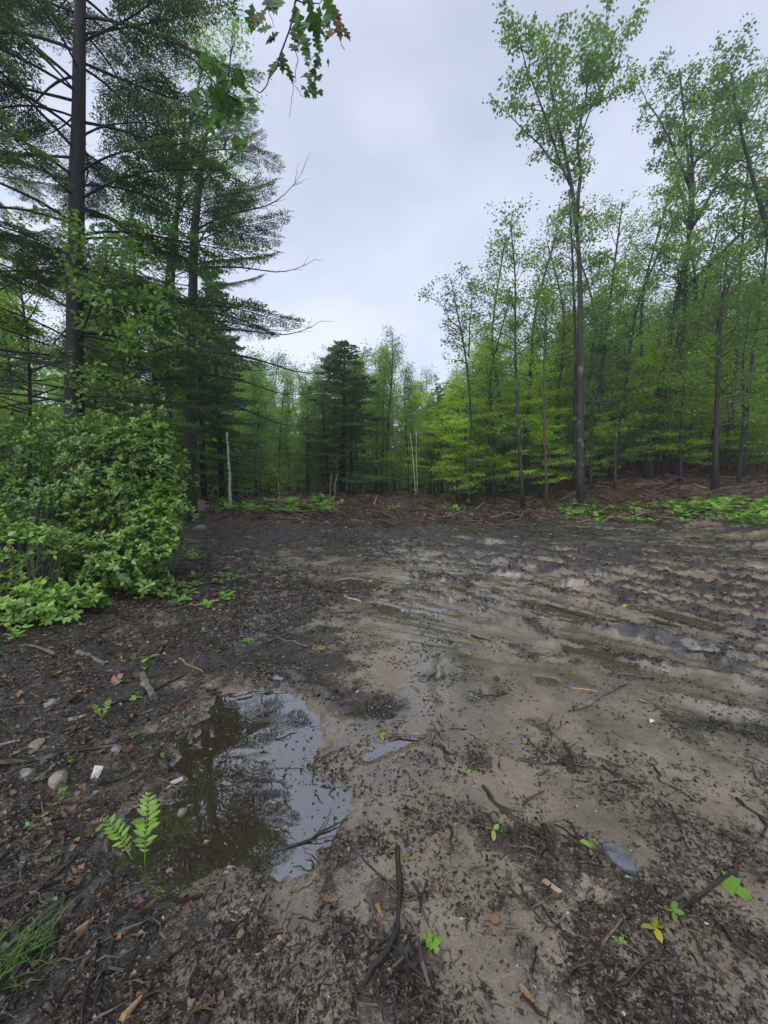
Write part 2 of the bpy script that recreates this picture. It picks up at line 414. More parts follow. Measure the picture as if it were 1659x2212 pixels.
def plain(name, c, rough=.5, scale=40, var=.35, bump=.3):
    m, t, o = mat(name)
    g = t.nodes.new('ShaderNodeTexCoord'); n = noise(t, scale, 5, g.outputs['Object'], .6)
    d = tuple(x*(1-var) for x in c); l = tuple(min(1, x*(1+var)) for x in c)
    cc = ramp(t, [(.3, d), (.7, l)], n)
    p = t.nodes.new('ShaderNodeBsdfPrincipled'); p.inputs['Roughness'].default_value = rough
    b = t.nodes.new('ShaderNodeBump'); b.inputs['Strength'].default_value = bump; b.inputs['Distance'].default_value = .01
    t.links.new(n, b.inputs['Height']); t.links.new(b.outputs[0], p.inputs['Normal'])
    t.links.new(cc, p.inputs['Base Color']); t.links.new(p.outputs[0], o.inputs[0])
    return m

M = {}
M['maple'] = leaf_mat('maple_leaves', (.12, .25, .045), (.28, .46, .08))
M['oak'] = leaf_mat('oak_leaves', (.10, .20, .06), (.19, .33, .095))
M['beech'] = leaf_mat('beech_leaves', (.28, .46, .045), (.52, .70, .10), trans=.45)
M['far'] = leaf_mat('far_leaves', (.15, .28, .08), (.30, .48, .13))
M['farcon'] = leaf_mat('far_needles', (.09, .19, .075), (.18, .32, .12), trans=.35)
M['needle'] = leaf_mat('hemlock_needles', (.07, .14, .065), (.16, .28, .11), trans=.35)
M['laurel'] = leaf_mat('laurel_leaves', (.07, .175, .03), (.23, .42, .065), (.20, .17, .04), rough=.3, trans=.25, spec=.5)
M['fresh'] = leaf_mat('fresh_leaves', (.10, .23, .03), (.22, .36, .06), (.40, .36, .05), trans=.4)
M['fern'] = leaf_mat('fern_green', (.14, .32, .045), (.30, .50, .09), trans=.4)
M['overleaf'] = leaf_mat('overhanging_leaves', (.045, .12, .03), (.08, .18, .04), trans=.45)
M['overbright'] = leaf_mat('overhanging_maple', (.05, .14, .03), (.08, .20, .035), trans=.5)
M['autumn'] = leaf_mat('rusty_leaf', (.14, .10, .035), (.18, .08, .045), trans=.4)
M['bark'] = bark_mat('dark_bark', (.006, .005, .0045), (.020, .017, .015), (.020, .024, .017))
M['barkhem'] = bark_mat('hemlock_bark', (.004, .0035, .0035), (.015, .012, .0105), scale=14)
M['barkgrey'] = bark_mat('grey_bark', (.009, .008, .007), (.030, .027, .024), (.15, .15, .135), stretch=.4, scale=7)
M['barkbrown'] = bark_mat('brown_bark', (.03, .02, .016), (.075, .052, .04))
M['birch'] = bark_mat('birch_bark', (.12, .11, .10), (.62, .60, .55), stretch=4, scale=5, bump=.2)
M['twigs'] = plain('thin_twigs', (.04, .032, .028), .7)
M['stick'] = tint_mat('wet_sticks', [(0, (.009, .008, .007)), (.6, (.028, .020, .016)), (1, (.08, .055, .038))], rough=.38)
M['stickgrey'] = bark_mat('weathered_wood', (.045, .04, .033), (.17, .15, .125), stretch=1, scale=22, bump=.5, rough=.5)
M['tanwood'] = plain('split_wood', (.27, .165, .085), .5, 60, .4)
M['pinkwood'] = plain('fresh_split_wood', (.30, .21, .15), .5, 60, .4)
M['crumbs'] = tint_mat('mud_crumbs', [(0, (.010, .008, .007)), (.5, (.028, .020, .016)), (.86, (.065, .045, .032)), (.97, (.20, .15, .09)), (1., (.30, .26, .2))], rough=.42)
M['palebits'] = tint_mat('pale_bits', [(0, (.10, .055, .035)), (.6, (.16, .12, .085)), (.9, (.30, .26, .2)), (1, (.6, .57, .5))], rough=.45)
M['litter'] = tint_mat('leaf_litter', [(0, (.020, .011, .009)), (.5, (.085, .038, .026)), (.85, (.16, .08, .05)), (1, (.32, .22, .14))], rough=.5)
M['deadleaf'] = tint_mat('dead_leaves', [(0, (.045, .028, .018)), (.5, (.12, .068, .040)), (1, (.32, .19, .10))], rough=.45, scale=25)
M['stone'] = plain('field_stone', (.16, .155, .14), .45, 18, .4, .6)
M['palestone'] = plain('pale_stone', (.19, .17, .13), .45, 14, .35, .6)
M['slate'] = plain('blue_grey_slate', (.085, .095, .108), .5, 20, .45, .7)
M['pebble'] = tint_mat('pebbles', [(0, (.08, .07, .06)), (.8, (.22, .2, .17)), (1, (.6, .58, .52))], rough=.4)
M['blackstone'] = plain('wet_black_stone', (.012, .012, .014), .2)
M['white'] = plain('white_card', (.52, .51, .49), .6, 60, .35)
M['blue'] = plain('blue_plastic', (.10, .20, .65), .35, 30, .15)
M['redwood'] = plain('red_scrap', (.55, .12, .09), .5, 30, .3)

# ground
def ground_mat():
    m, t, o = mat('mud')
    g = t.nodes.new('ShaderNodeTexCoord'); vec = g.outputs['Object']
    zc = t.nodes.new('ShaderNodeAttribute'); zc.attribute_name = 'zone'
    sep = t.nodes.new('ShaderNodeSeparateColor'); t.links.new(zc.outputs['Color'], sep.inputs[0])
    org, wet, red = sep.outputs[0], sep.outputs[1], sep.outputs[2]; moss = zc.outputs['Alpha']
    n1 = noise(t, 2.2, 6, vec, .6, .4); n2 = noise(t, 24, 8, vec, .68, .3); n3 = noise(t, 160, 4, vec, .6); n4 = noise(t, 7, 6, vec, .62, .6)
    sand = ramp(t, [(.30, (.105, .085, .060)), (.5, (.172, .141, .100)), (.72, (.245, .205, .152))], n1)
    grain = ramp(t, [(.25, (.55, .55, .55)), (.5, (1, 1, 1)), (.78, (1.5, 1.47, 1.42))], n3)
    sand = t_mul(t, sand, grain)
    dark = ramp(t, [(.3, (.012, .010, .009)), (.55, (.034, .027, .022)), (.8, (.075, .056, .042))], n2)
    # organic mask broken up by fine noise
    n5 = noise(t, 70, 6, vec, .7, .4)
    a = mth(t, 'MULTIPLY_ADD', mth(t, 'ADD', mth(t, 'MULTIPLY', n2, .5), mth(t, 'MULTIPLY', n5, .5)), 2.4); t.nodes[-1].inputs[2].default_value = -1.2
    a2 = mth(t, 'MULTIPLY_ADD', n4, 1.3); t.nodes[-1].inputs[2].default_value = -.65
    om = smooth_range(t, mth(t, 'ADD', mth(t, 'ADD', org, a), a2), .26, .70)
    c = mixc(t, om, sand, dark)
    rc = ramp(t, [(.3, (.018, .010, .008)), (.5, (.055, .027, .019)), (.72, (.11, .058, .038))], n2)
    c = mixc(t, smooth_range(t, mth(t, 'ADD', red, a2), .35, .7), c, rc)
    c = mixc(t, mth(t, 'MULTIPLY', smooth_range(t, mth(t, 'ADD', moss, a), .35, .75), .55), c, (.075, .085, .03))
    p = t.nodes.new('ShaderNodeBsdfPrincipled')
    rr = mth(t, 'MULTIPLY_ADD', smooth_range(t, mth(t, 'ADD', wet, a2), .15, .75), -.40); t.nodes[-1].inputs[2].default_value = .52
    wm = smooth_range(t, mth(t, 'ADD', wet, mth(t, 'MULTIPLY', n4, 1.6)), .95, 1.4)
    rr = mth(t, 'ADD', rr, mth(t, 'MULTIPLY', n3, .12))
    t.links.new(rr, p.inputs['Roughness']); p.inputs['Specular IOR Level'].default_value = .6
    t.links.new(mth(t, 'MULTIPLY', wm, .9), p.inputs['Coat Weight']); p.inputs['Coat Roughness'].default_value = .09; p.inputs['Coat IOR'].default_value = 1.6
    hsum = mth(t, 'ADD', mth(t, 'MULTIPLY', n2, mth(t, 'MULTIPLY_ADD', om, 1.1)), mth(t, 'MULTIPLY', n3, .18)); 
    b = t.nodes.new('ShaderNodeBump'); b.inputs['Strength'].default_value = .75; b.inputs['Distance'].default_value = .016
    t.links.new(hsum, b.inputs['Height']); t.links.new(b.outputs[0], p.inputs['Normal'])
    b2 = t.nodes.new('ShaderNodeBump'); b2.inputs['Strength'].default_value = .18; b2.inputs['Distance'].default_value = .008; t.links.new(n2, b2.inputs['Height']); t.links.new(b2.outputs[0], p.inputs['Coat Normal'])
    c = mixc(t, mth(t, 'MULTIPLY', wm, .45), c, t_mul(t, c, rgbv(t, (.45, .43, .42))))
    t.links.new(c, p.inputs['Base Color']); t.links.new(p.outputs[0], o.inputs[0])
    return m
def rgbv(t, c):
    n = t.nodes.new('ShaderNodeRGB'); n.outputs[0].default_value = (*c, 1); return n.outputs[0]
def t_mul(t, a, b):
    v = t.nodes.new('ShaderNodeVectorMath'); v.operation = 'MULTIPLY'; t.links.new(a, v.inputs[0]); t.links.new(b, v.inputs[1]); return v.outputs[0]
M['mud'] = ground_mat()
def water_mat(name, ior, opac, dcol):
    m, t, o = mat(name)
    fr = t.nodes.new('ShaderNodeFresnel'); fr.inputs[0].default_value = ior
    gl = t.nodes.new('ShaderNodeBsdfGlossy'); gl.inputs['Roughness'].default_value = .015; gl.inputs['Color'].default_value = (.95, .95, .97, 1)
    tr = t.nodes.new('ShaderNodeBsdfTransparent'); tr.inputs[0].default_value = (.55, .46, .36, 1)
    df = t.nodes.new('ShaderNodeBsdfDiffuse'); df.inputs[0].default_value = dcol
    m1 = t.nodes.new('ShaderNodeMixShader'); m1.inputs[0].default_value = opac
    t.links.new(tr.outputs[0], m1.inputs[1]); t.links.new(df.outputs[0], m1.inputs[2])
    mx = t.nodes.new('ShaderNodeMixShader'); t.links.new(fr.outputs[0], mx.inputs[0]); t.links.new(m1.outputs[0], mx.inputs[1]); t.links.new(gl.outputs[0], mx.inputs[2])
    t.links.new(mx.outputs[0], o.inputs[0]); return m
M['water'] = water_mat('muddy_water', 3.2, .35, (.085, .062, .040, 1))
M['silt'] = water_mat('silty_water', 1.9, .55, (.13, .10, .068, 1))

# ------------------------------------------------------------------ the ground, one sheet
def build_ground():
    rr = [.3]
    while rr[-1] < 32: rr.append(rr[-1]*1.0085)
    while rr[-1] < 4000: rr.append(rr[-1]*1.16)
    rr = np.array(rr)
    th = np.concatenate([np.linspace(-50, 50, 560), np.linspace(50, 310, 60)[1:-1]])*PI/180
    Rg, Tg = np.meshgrid(rr, th, indexing='ij')
    x = (Rg*np.sin(Tg)).ravel(); y = (Rg*np.cos(Tg)).ravel(); z = height(x, y)
    x = np.append(x, 0); y = np.append(y, 0); z = np.append(z, z[:len(th)].mean())
    nr, na = len(rr), len(th)
    i = np.arange(nr-1)[:, None]*na; j = np.arange(na)[None]; j2 = (j+1) % na
    Q = np.stack([i+j, i+j2, i+na+j2, i+na+j], -1).reshape(-1, 4)[:, ::-1]
    jj = np.arange(na); T = np.stack([np.full(na, nr*na), (jj+1) % na, jj], 1)[:, ::-1]
    me = make_mesh('ground', np.stack([x, y, z], 1), [Q, T], M['mud'], None, True)
    org, wet, red, moss = zones(x, y, macro(x, y))
    a = me.attributes.new('zone', 'FLOAT_COLOR', 'POINT')
    a.data.foreach_set('color', np.stack([np.clip(org, 0, 1.3), wet, red, moss], 1).astype(np.float32).ravel())
    link('ground', me, kind='structure', label='wet churned mud and sand of the forest clearing with tyre ruts')
build_ground()

PLAB = ['largest puddle, reflecting trees and sky beside the small ferns', 'small puddle below the largest one, near the bottom of the view',
        'shallow brown puddle behind the curved black stick', 'narrow puddle right of the curved black stick',
        'small muddy puddle left of the grey log', 'puddle lying in the tyre rut behind the grey log', 'long shallow puddle in a rut at the far right',
        'thin wet puddle between the far tyre ruts', 'thin sheet of water trailing right from the largest puddle', 'narrow strip of water in the middle of the sand',
        'small water patch right of the narrow strip', 'small water patch just behind the largest puddle']
RIPS = [gp(572, 1535), gp(562, 1642), gp(610, 1560), gp(520, 1500)]
for pi_, ((P, dep, lv), lab) in enumerate(zip(PUDW, PLAB)):
    P_ = np.array(P); mg = .18; x0, y0 = P_.min(0)-mg; x1, y1 = P_.max(0)+mg
    st = .008 if pi_ == 0 else .02
    gx = np.arange(x0, x1, st); gy = np.arange(y0, y1, st); X, Y = np.meshgrid(gx, gy, indexing='ij')
    hz_ = height(X, Y); sdv = poly_sd(X.ravel(), Y.ravel(), P).reshape(X.shape)
    keep = (hz_ < lv + .004) & (sdv < .16)
    kc = keep[:-1, :-1] | keep[1:, :-1] | keep[:-1, 1:] | keep[1:, 1:]
    idx = np.arange(X.size).reshape(X.shape)
    Q = np.stack([idx[:-1, :-1], idx[1:, :-1], idx[1:, 1:], idx[:-1, 1:]], -1)[kc]
    Z = np.full(X.shape, lv)
    if pi_ == 0:
        for k, c in enumerate(RIPS):
            r = np.hypot(X-c[0], Y-c[1]); R0 = (.10, .075, .05, .12)[k]
            Z = Z + .0003*np.sin((r-R0)*2*PI/.022)*np.exp(-((r-R0)/.022)**2)
        Z = Z + .0003*fbm(X, Y, 9, 2, 2)
    used = np.unique(Q); rem = np.zeros(X.size, int); rem[used] = np.arange(len(used))
    if len(used) < 4: continue
    V = np.stack([X.ravel(), Y.ravel(), Z.ravel()], 1)[used]
    link('puddle', make_mesh('puddle', V, [rem[Q]], M['water' if pi_ in (0, 1, 8, 9, 10, 11) else 'silt'], None, True), kind='structure', label=lab)

# ------------------------------------------------------------------ loose stuff on the ground
def scatter(n, ymin, ymax, dens, p=1.0, spread=1.12):
    """n random points in the wedge in front, biased to near; kept with probability dens(x, y)"""
    X = []; Y = []; tot = 0
    while tot < n:
        m = 4*n
        d = ymin*(ymax/ymin)**(rng.random(m)**p); x = rng.uniform(-spread, spread, m)*d
        k = rng.random(m) < dens(x, d); X.append(x[k]); Y.append(d[k]); tot += k.sum()
    return np.concatenate(X)[:n], np.concatenate(Y)[:n]
def org_at(x, y): return zones(x, y, macro(x, y))[0]
def in_water(x, y): return height(x, y) < -.011
def crumb_d(x, y): return np.clip(.16 + 1.0*np.clip(org_at(x, y), 0, 1), 0, 1)*np.where(in_water(x, y) & (y < 4), .45, 1)
def stuff_scatter(name, n, y0, y1, dens, tv, Q, T, length, aspect, thick, material, label, pitch=.15, p=1.0, lift=.3, tint=None):
    x, y = scatter(n, y0, y1, dens, p)
    z = height(x, y); z = np.maximum(z, np.where(y < 9, -.013, -9))
    ls = length(n); ls = np.minimum(ls, 3.2*np.median(ls))
    s = ls*(.6+.14*y if y1 < 9 else .8+.03*y)
    asp = aspect*rng.uniform(.6, 1.6, n); mb = MB()
    th = thick*rng.uniform(.6, 1.5, n)
    batch(mb, tv, np.stack([x, y, z + lift*s*th*.3], 1), rotm(n, pitch=pitch, roll=.5), np.stack([s, s*asp, s*th], 1), Q, T, tint)
    link(name, mb.mesh(name, material), label=label, kind='stuff', cat='debris')
TET = np.array([[0, -.5, 0], [.1, .5, .1], [1, -.05, .12], [.35, .1, .8]]); TETT = [[0, 2, 1], [0, 1, 3], [1, 2, 3], [2, 0, 3]]
def clumpy(x, y): return sst(-.16, .26, fbm(x, y, 6, 3, 5))
stuff_scatter('mud_crumbs', 115000, .75, 6.5, lambda x, y: crumb_d(x, y)*(.10+.90*clumpy(x, y)), TET, None, TETT, lambda n: rng.lognormal(-4.6, .75, n), .42, .40, M['crumbs'],
              'tiny dark bits of bark and twig trodden into the near mud', p=.9)
stuff_scatter('bark_shreds', 26000, 4.5, 16, lambda x, y: np.clip(.08+org_at(x, y), 0, 1), TET, None, TETT, lambda n: rng.lognormal(-3.0, .55, n), .2, .22, M['crumbs'],
              'dark shreds of bark strewn over the far mud', p=.9)
def bank_d(x, y): return sst(-.2, .1, fbm(x, y, .7, 3, 2))*(project(x, y, macro(x, y))[1] < 1125)
stuff_scatter('leaf_litter', 26000, 12.5, 34, bank_d, LEAF4, LEAF4Q, None, lambda n: rng.uniform(.05, .12, n), 1.2, 1.6, M['litter'],
              'red brown leaf litter covering the bank below the trees', pitch=.35)
stuff_scatter('brush_sticks', 7500, 13, 26, lambda x, y: np.clip(.35+fbm(x, y, .6, 3, 4), 0, 1)*(x > -9), CHIP, CHIPQ, CHIPT, lambda n: rng.lognormal(-1.5, .6, n), .06, .06, M['litter'],
              'tangle of broken sticks on the brush mound at the far edge', pitch=.28, lift=5)
stuff_scatter('pale_chips', 9000, 4.2, 19, lambda x, y: .25+.6*np.clip(org_at(x, y), 0, 1), TET, None, TETT, lambda n: rng.lognormal(-3.6, .6, n), .35, .35, M['palebits'],
              'pale and reddish chips and pebbles sprinkled over the far mud', p=.9)
def left_d(x, y): return np.exp(-((x+3.2)/1.6)**2)*np.where(in_water(x, y), .0, 1)
BT = np.array([[0, 0, 0], [.3, .06, .02], [.62, -.03, .03], [1, .05, 0]]); _v = []
for _i, _w in enumerate((.030, .034, .026, .010)):
    _v += [BT[_i]+[0, _w, 0], BT[_i]+[0, -_w, 0], BT[_i]+[0, 0, _w*1.4]]
TWV = np.array(_v); TWQ = [[3*i+a, 3*i+b, 3*i+3+b, 3*i+3+a] for i in range(3) for a, b in ((0, 1), (1, 2), (2, 0))]
stuff_scatter('twig_litter', 3600, .9, 9, lambda x, y: np.clip(.08+org_at(x, y), 0, 1)*np.where(in_water(x, y), .1, 1), TWV, TWQ, None, lambda n: rng.lognormal(-2.75, .5, n), 1., .9, M['stick'],
              'countless thin broken twigs mixed into the dark debris', pitch=.1, lift=.05)
LCV = LEAF6*[1, 1.6, 1]; LCV = LCV + np.array([0, 0, 1.])*(.5*LCV[:, 1:2]**2*3)
stuff_scatter('rotting_leaves', 1800, .9, 8, left_d, LCV, LEAF6Q, LEAF6T, lambda n: rng.uniform(.02, .038, n), 1.2, 1.5, M['deadleaf'],
              'brown rotting leaves matted under the laurel bush', pitch=.3, p=.8)
stuff_scatter('gravel', 2600, .8, 9, lambda x, y: np.where(in_water(x, y) & (y < 4), 0, .8), CHIP, CHIPQ, CHIPT, lambda n: rng.lognormal(-5.0, .45, n), .8, .6, M['pebble'],
              'fine pale grit scattered through the mud')

# ------------------------------------------------------------------ broadleaf trees
def grow_tree(r, trunk, rad0, radt=.25, start=.35, nbr=30, blen=(2.5, .8), elev=(35, 65), sub=7, twl=.9, lpt=10, leaf=.11,
              flat=.0, spread=.16, az=None, k=7, tone=.5, forks=(), keep=1.0):
    """trunk: points; returns meshes' builders (trunk, branches, crown)"""
    trunk = np.asarray(trunk, float); seg = np.linalg.norm(np.diff(trunk, axis=0), axis=1); cum = np.concatenate([[0], np.cumsum(seg)]); Lt = cum[-1]
    n = max(8, int(Lt/1.2)); ss = np.linspace(0, Lt, n)
    base = trunk[0].copy()
    pts = np.stack([np.interp(ss, cum, trunk[:, i]) for i in range(3)], 1)
    wob = np.cumsum(r.standard_normal((n, 3))*[1, 1, 0], 0)*.025; pts[1:] += wob[1:] - wob[0]
    # soften the corners
    for _ in range(2): pts[1:-1] = .25*pts[:-2] + .5*pts[1:-1] + .25*pts[2:]
    rad = rad0*(1 - (1-radt)*(ss/Lt)**.9); rad[0] *= 1.35; 
    if n > 9: rad[1] *= 1.06
    tm, bm, lm = MB(), MB(), MB()
    p2 = pts - base; p2[0, 2] -= .25
    tube(p2, rad, 9, .05, tint=.5, mb=tm)
    starts = [(pts, rad, start, nbr)]
    limbs = []
    for F in forks:
        F = np.asarray(F['pts'], float); r1 = forks[len(limbs)]['r']; fl = np.concatenate([[0], np.cumsum(np.linalg.norm(np.diff(F, axis=0), axis=1))])
        m = max(6, int(fl[-1])); sf = np.linspace(0, fl[-1], m); fp = np.stack([np.interp(sf, fl, F[:, i]) for i in range(3)], 1)
        fp[1:-1] += r.standard_normal((m-2, 3))*.05
        fr = r1*(1-.8*sf/fl[-1]); mbf = MB(); tube(fp-base, fr, 7, .04, tint=.5, mb=mbf); limbs.append(mbf)
        starts.append((fp, fr, forks[len(limbs)-1].get('start', .15), forks[len(limbs)-1].get('n', 14)))
    A = []; D = []
    for P, Rd, st, nb in starts:
        nn = len(P); Ls = np.linalg.norm(P[-1]-P[0])
        for b in range(nb):
            t = st + (1-st)*((b + r.random())/nb)**.9
            f = min(t*(nn-1), nn-1.001); i = int(f); p0 = P[i]*(1-f+i)+P[i+1]*(f-i); r0 = Rd[i]
            a = r.uniform(0, 2*PI) if az is None else az + r.normal(0, .9)
            e = math.radians(elev[0]+(elev[1]-elev[0])*t + r.normal(0, 9))
            q = (t-st)/(1-st+1e-6)
            Lb = (blen[0]*(1-q)+blen[1]*q)*r.uniform(.6, 1.25)
            m = 5; cur = r.normal(0, .25)
            tt = np.linspace(0, 1, m)
            aa = a + cur*tt; ee = e*(1 - .45*tt) 
            stp = Lb/(m-1); d = np.stack([np.cos(aa)*np.cos(ee), np.sin(aa)*np.cos(ee), np.sin(ee)], 1)*stp
            bp = p0 + np.concatenate([[[0, 0, 0]], np.cumsum(d[:-1], 0)]); bp[1:] += r.standard_normal((m-1, 3))*.04*Lb/2
            br = max(.006, min(r0*.55, .012*Lb+.006))
            tube(bp-base, np.linspace(br, .004, m), 4, 0, False, mb=bm)
            ns = max(2, int(sub*Lb/1.6))
            for s_ in range(ns):
                u = .25 + .75*(s_+r.random())/ns; g = min(u*(m-1), m-1.001); ii = int(g); q0 = bp[ii]*(1-g+ii)+bp[ii+1]*(g-ii)
                dd = d[min(ii, m-2)]; ba = math.atan2(dd[1], dd[0]) + r.choice([-1, 1])*r.uniform(.4, 1.3)
                te = (math.radians(r.normal(12, 18)) if flat < .5 else math.radians(r.normal(2, 7)))
                tl = twl*r.uniform(.5, 1.2)*(1.1-.5*u)
                dv = np.array([math.cos(ba)*math.cos(te), math.sin(ba)*math.cos(te), math.sin(te)])*tl
                mid = q0+dv*.5+np.array([0, 0, .05*tl]); end = q0+dv
                tube(np.array([q0, mid, end])-base, [.005, .004, .002], 3, 0, False, mb=bm)
                if r.random() > keep: continue
                nl = r.poisson(lpt*tl/twl)
                if nl:
                    w_ = r.random((nl, 1)); A.append(q0*(1-w_)+end*w_); D.append(np.full(nl, ba))
    A = np.concatenate(A); D = np.concatenate(D); n = len(A)
    off = r.standard_normal((n, 3))*spread*np.array([1, 1, .75 if flat < .5 else .22])
    A = A + off
    yaw = D + r.normal(0, 1.0, n)
    R = rotm(n, yaw, .55 if flat < .5 else .22, .6 if flat < .5 else .22, r)
    droop = np.zeros((n, 3, 3)); 
    clump = fbm(A[:, 0]+A[:, 1]*.7, A[:, 2], .9, 2, 2)
    tn = np.clip(tone + .9*clump + .22*r.standard_normal(n), 0, .92)
    batch(lm, LEAF4, A - base, R, leaf*r.uniform(.65, 1.25, n), LEAF4Q, None, tn)
    return base, tm, limbs, bm, lm
def put_tree(name, label, res, bark, leafm, cat='tree', group=None):
    base, tm, limbs, bm, lm = res
    e = link(name, None, loc=base, label=label, cat=cat, group=group)
    link('trunk', tm.mesh('trunk', bark, True), e)
    for l in limbs: link('limb', l.mesh('limb', bark, True), e)
    link('branches', bm.mesh('branches', M['twigs']), e, kind='stuff'); link('crown', lm.mesh('crown', leafm), e)
    return e
def ground_at(dx, dy, Y):
    p = at(dx, dy, Y); p[2] = H(p[0], p[1]) - .02; return p

# heroes: (label, base px, depth, further trunk px..., parameters)
def hero(label, px, Y, rad, bark, leafm, name='broadleaf_tree', seed=1, forks=(), Y2=None, **kw):
    r = np.random.default_rng(seed)
    b = ground_at(px[0][0], px[0][1], Y)
    n = len(px); P = [b] + [at(p[0], p[1], Y + (0 if Y2 is None else (Y2-Y)*i/(n-1))) for i, p in enumerate(px) if i > 0]
    fk = [dict(pts=[at(p[0], p[1], f.get('Y', Y)) for p in f['px']], r=f['r'], n=f.get('n', 12), start=f.get('start', .2)) for f in forks]
    for f, g in zip(fk, forks):   # vary depth along forks so the crown has volume
        for i, p in enumerate(f['pts']): k = g.get('dy', 0)*i/(len(f['pts'])-1); f['pts'][i] = p*np.array([1, 1, 1]) + np.array([p[0]/Y*k, k, (p[2]-CAMZ)/Y*k])
    return put_tree(name, label, grow_tree(r, P, rad, forks=fk, **kw), M[bark], M[leafm])

hero('tallest tree on the right, pale blotched trunk forking into a high open crown', [(1255,1100),(1252,800),(1250,560),(1243,450),(1225,340),(1205,250),(1185,160),(1180,60)], 18, .17, 'barkgrey', 'oak', seed=3,
     forks=[dict(px=[(1247,470),(1256,380),(1253,300),(1262,200),(1290,90),(1310,40)], r=.085, n=24, dy=1.5),
            dict(px=[(1222,365),(1165,320),(1120,270),(1085,235)], r=.045, n=4, start=.6, dy=-.5),
            dict(px=[(1232,400),(1205,320),(1160,210),(1130,120),(1115,60)], r=.06, n=20, dy=-1.5),
            dict(px=[(1253,300),(1280,220),(1330,130),(1350,80)], r=.04, n=17, dy=.5)],
     start=.40, nbr=30, blen=(1.9, 1.0), elev=(15, 60), sub=6, twl=.6, lpt=31, leaf=.15, radt=.22, spread=.13, tone=.5)
hero('dark tree standing close behind the tallest pale trunk', [(1243,1062),(1240,760),(1232,560),(1225,430)], 20.5, .13, 'bark', 'maple', seed=4,
     start=.40, nbr=26, blen=(2.2, .9), elev=(10, 55), sub=6, twl=.7, lpt=31, leaf=.13, tone=.5)
hero('slender tree with a small open crown at the edge of the clearing', [(1021,1066),(1017,880),(1012,780),(1002,720),(985,660),(975,600)], 20, .085, 'bark', 'oak', name='slender_tree', seed=5,
     forks=[dict(px=[(1012,770),(1017,700),(1020,640),(1030,600)], r=.04, n=10), dict(px=[(1004,720),(960,670),(940,640)], r=.03, n=8, dy=-.8)],
     start=.60, nbr=16, blen=(1.9, .8), elev=(12, 50), sub=6, twl=.6, lpt=21, leaf=.13, tone=.35)
hero('thin paired tree just right of the slender open-crowned tree', [(1059,1030),(1056,900),(1054,800),(1050,760)], 23, .07, 'bark', 'beech', seed=6,
     start=.35, nbr=20, blen=(1.9, .7), elev=(5, 40), sub=6, twl=.7, lpt=31, leaf=.11, flat=1, spread=.13)
hero('grey-footed thin tree left of the reddish sapling', [(1131,1064),(1124,960),(1115,820),(1113,680),(1120,600),(1105,480)], 18.6, .095, 'barkgrey', 'maple', seed=7,
     start=.50, nbr=30, blen=(2.2, .9), elev=(5, 50), sub=6, twl=.65, lpt=29, leaf=.13, tone=.4)
hero('reddish-barked thin tree without low branches, left of the tallest trunk', [(1182,1102),(1178,950),(1170,820),(1172,740),(1180,700),(1178,640)], 17.6, .07, 'barkbrown', 'maple', seed=8,
     start=.72, nbr=14, blen=(1.6, .7), elev=(15, 60), sub=6, twl=.6, lpt=26, leaf=.12)
hero('dark tree leaning right, just right of the tallest trunk', [(1283,1000),(1288,900),(1300,800),(1315,680),(1330,560),(1345,440)], 22, .14, 'bark', 'maple', seed=9,
     start=.42, nbr=32, blen=(2.8, 1.0), elev=(5, 55), sub=6, twl=.75, lpt=31, leaf=.13, tone=.6)
hero('thick leaning tree with an arching upper trunk on the right slope', [(1402,975),(1415,880),(1440,770),(1465,640),(1495,500),(1500,380),(1490,290)], 21, .22, 'bark', 'maple', seed=10,
     forks=[dict(px=[(1465,640),(1540,560),(1620,480),(1700,400),(1780,330)], r=.12, n=18, dy=-2), dict(px=[(1495,490),(1560,380),(1620,270),(1660,180)], r=.09, n=16, dy=1)],
     start=.40, nbr=34, blen=(3.0, 1.3), elev=(5, 60), sub=6, twl=.75, lpt=34, leaf=.14, tone=.65)
hero('straight dark tree right of the thick leaning trunk', [(1456,985),(1462,860),(1478,740),(1485,620),(1500,420),(1480,220),(1470,150)], 21.5, .15, 'bark', 'oak', seed=11,
     forks=[dict(px=[(1490,400),(1440,300),(1400,220),(1380,180)], r=.07, n=15, dy=1), dict(px=[(1490,380),(1540,260),(1560,160),(1590,110)], r=.07, n=15, dy=-1),
            dict(px=[(1490,360),(1570,290),(1640,200),(1700,150)], r=.07, n=15, dy=.5)],
     start=.58, nbr=22, blen=(2.4, 1.0), elev=(20, 65), sub=6, twl=.7, lpt=29, leaf=.15, tone=.3)
hero('dark tree with bare side branches near the right edge', [(1545,1042),(1548,900),(1552,780),(1560,660),(1570,560)], 17.2, .12, 'bark', 'maple', seed=12,
     start=.28, nbr=34, blen=(2.8, 1.2), elev=(0, 55), sub=6, twl=.75, lpt=31, leaf=.13, flat=.2, tone=.5)
hero('dark trunk behind the thick leaning tree', [(1478,975),(1500,780),(1520,620),(1550,480)], 24, .13, 'bark', 'maple', seed=13,
     start=.45, nbr=26, blen=(2.6, 1.2), elev=(5, 60), sub=6, twl=.8, lpt=31, leaf=.14, tone=.5)
hero('tall tree at the far right whose crown fills the upper right corner', [(1690,1090),(1700,800),(1690,560),(1640,380),(1600,240),(1590,150)], 17, .17, 'bark', 'oak', seed=14,
     forks=[dict(px=[(1690,560),(1660,400),(1680,250),(1690,150)], r=.08, n=18, dy=1)],
     start=.35, nbr=36, blen=(2.6, 1.2), elev=(10, 60), sub=6, twl=.75, lpt=31, leaf=.15, tone=.3)
hero('short broken grey snag among the beech saplings', [(1331,1055),(1330,1000),(1332,940),(1334,915)], 19, .08, 'barkgrey', 'beech', name='snag', seed=15,
     start=.5, nbr=3, blen=(.6, .3), sub=4, twl=.3, lpt=5, leaf=.1, flat=1)
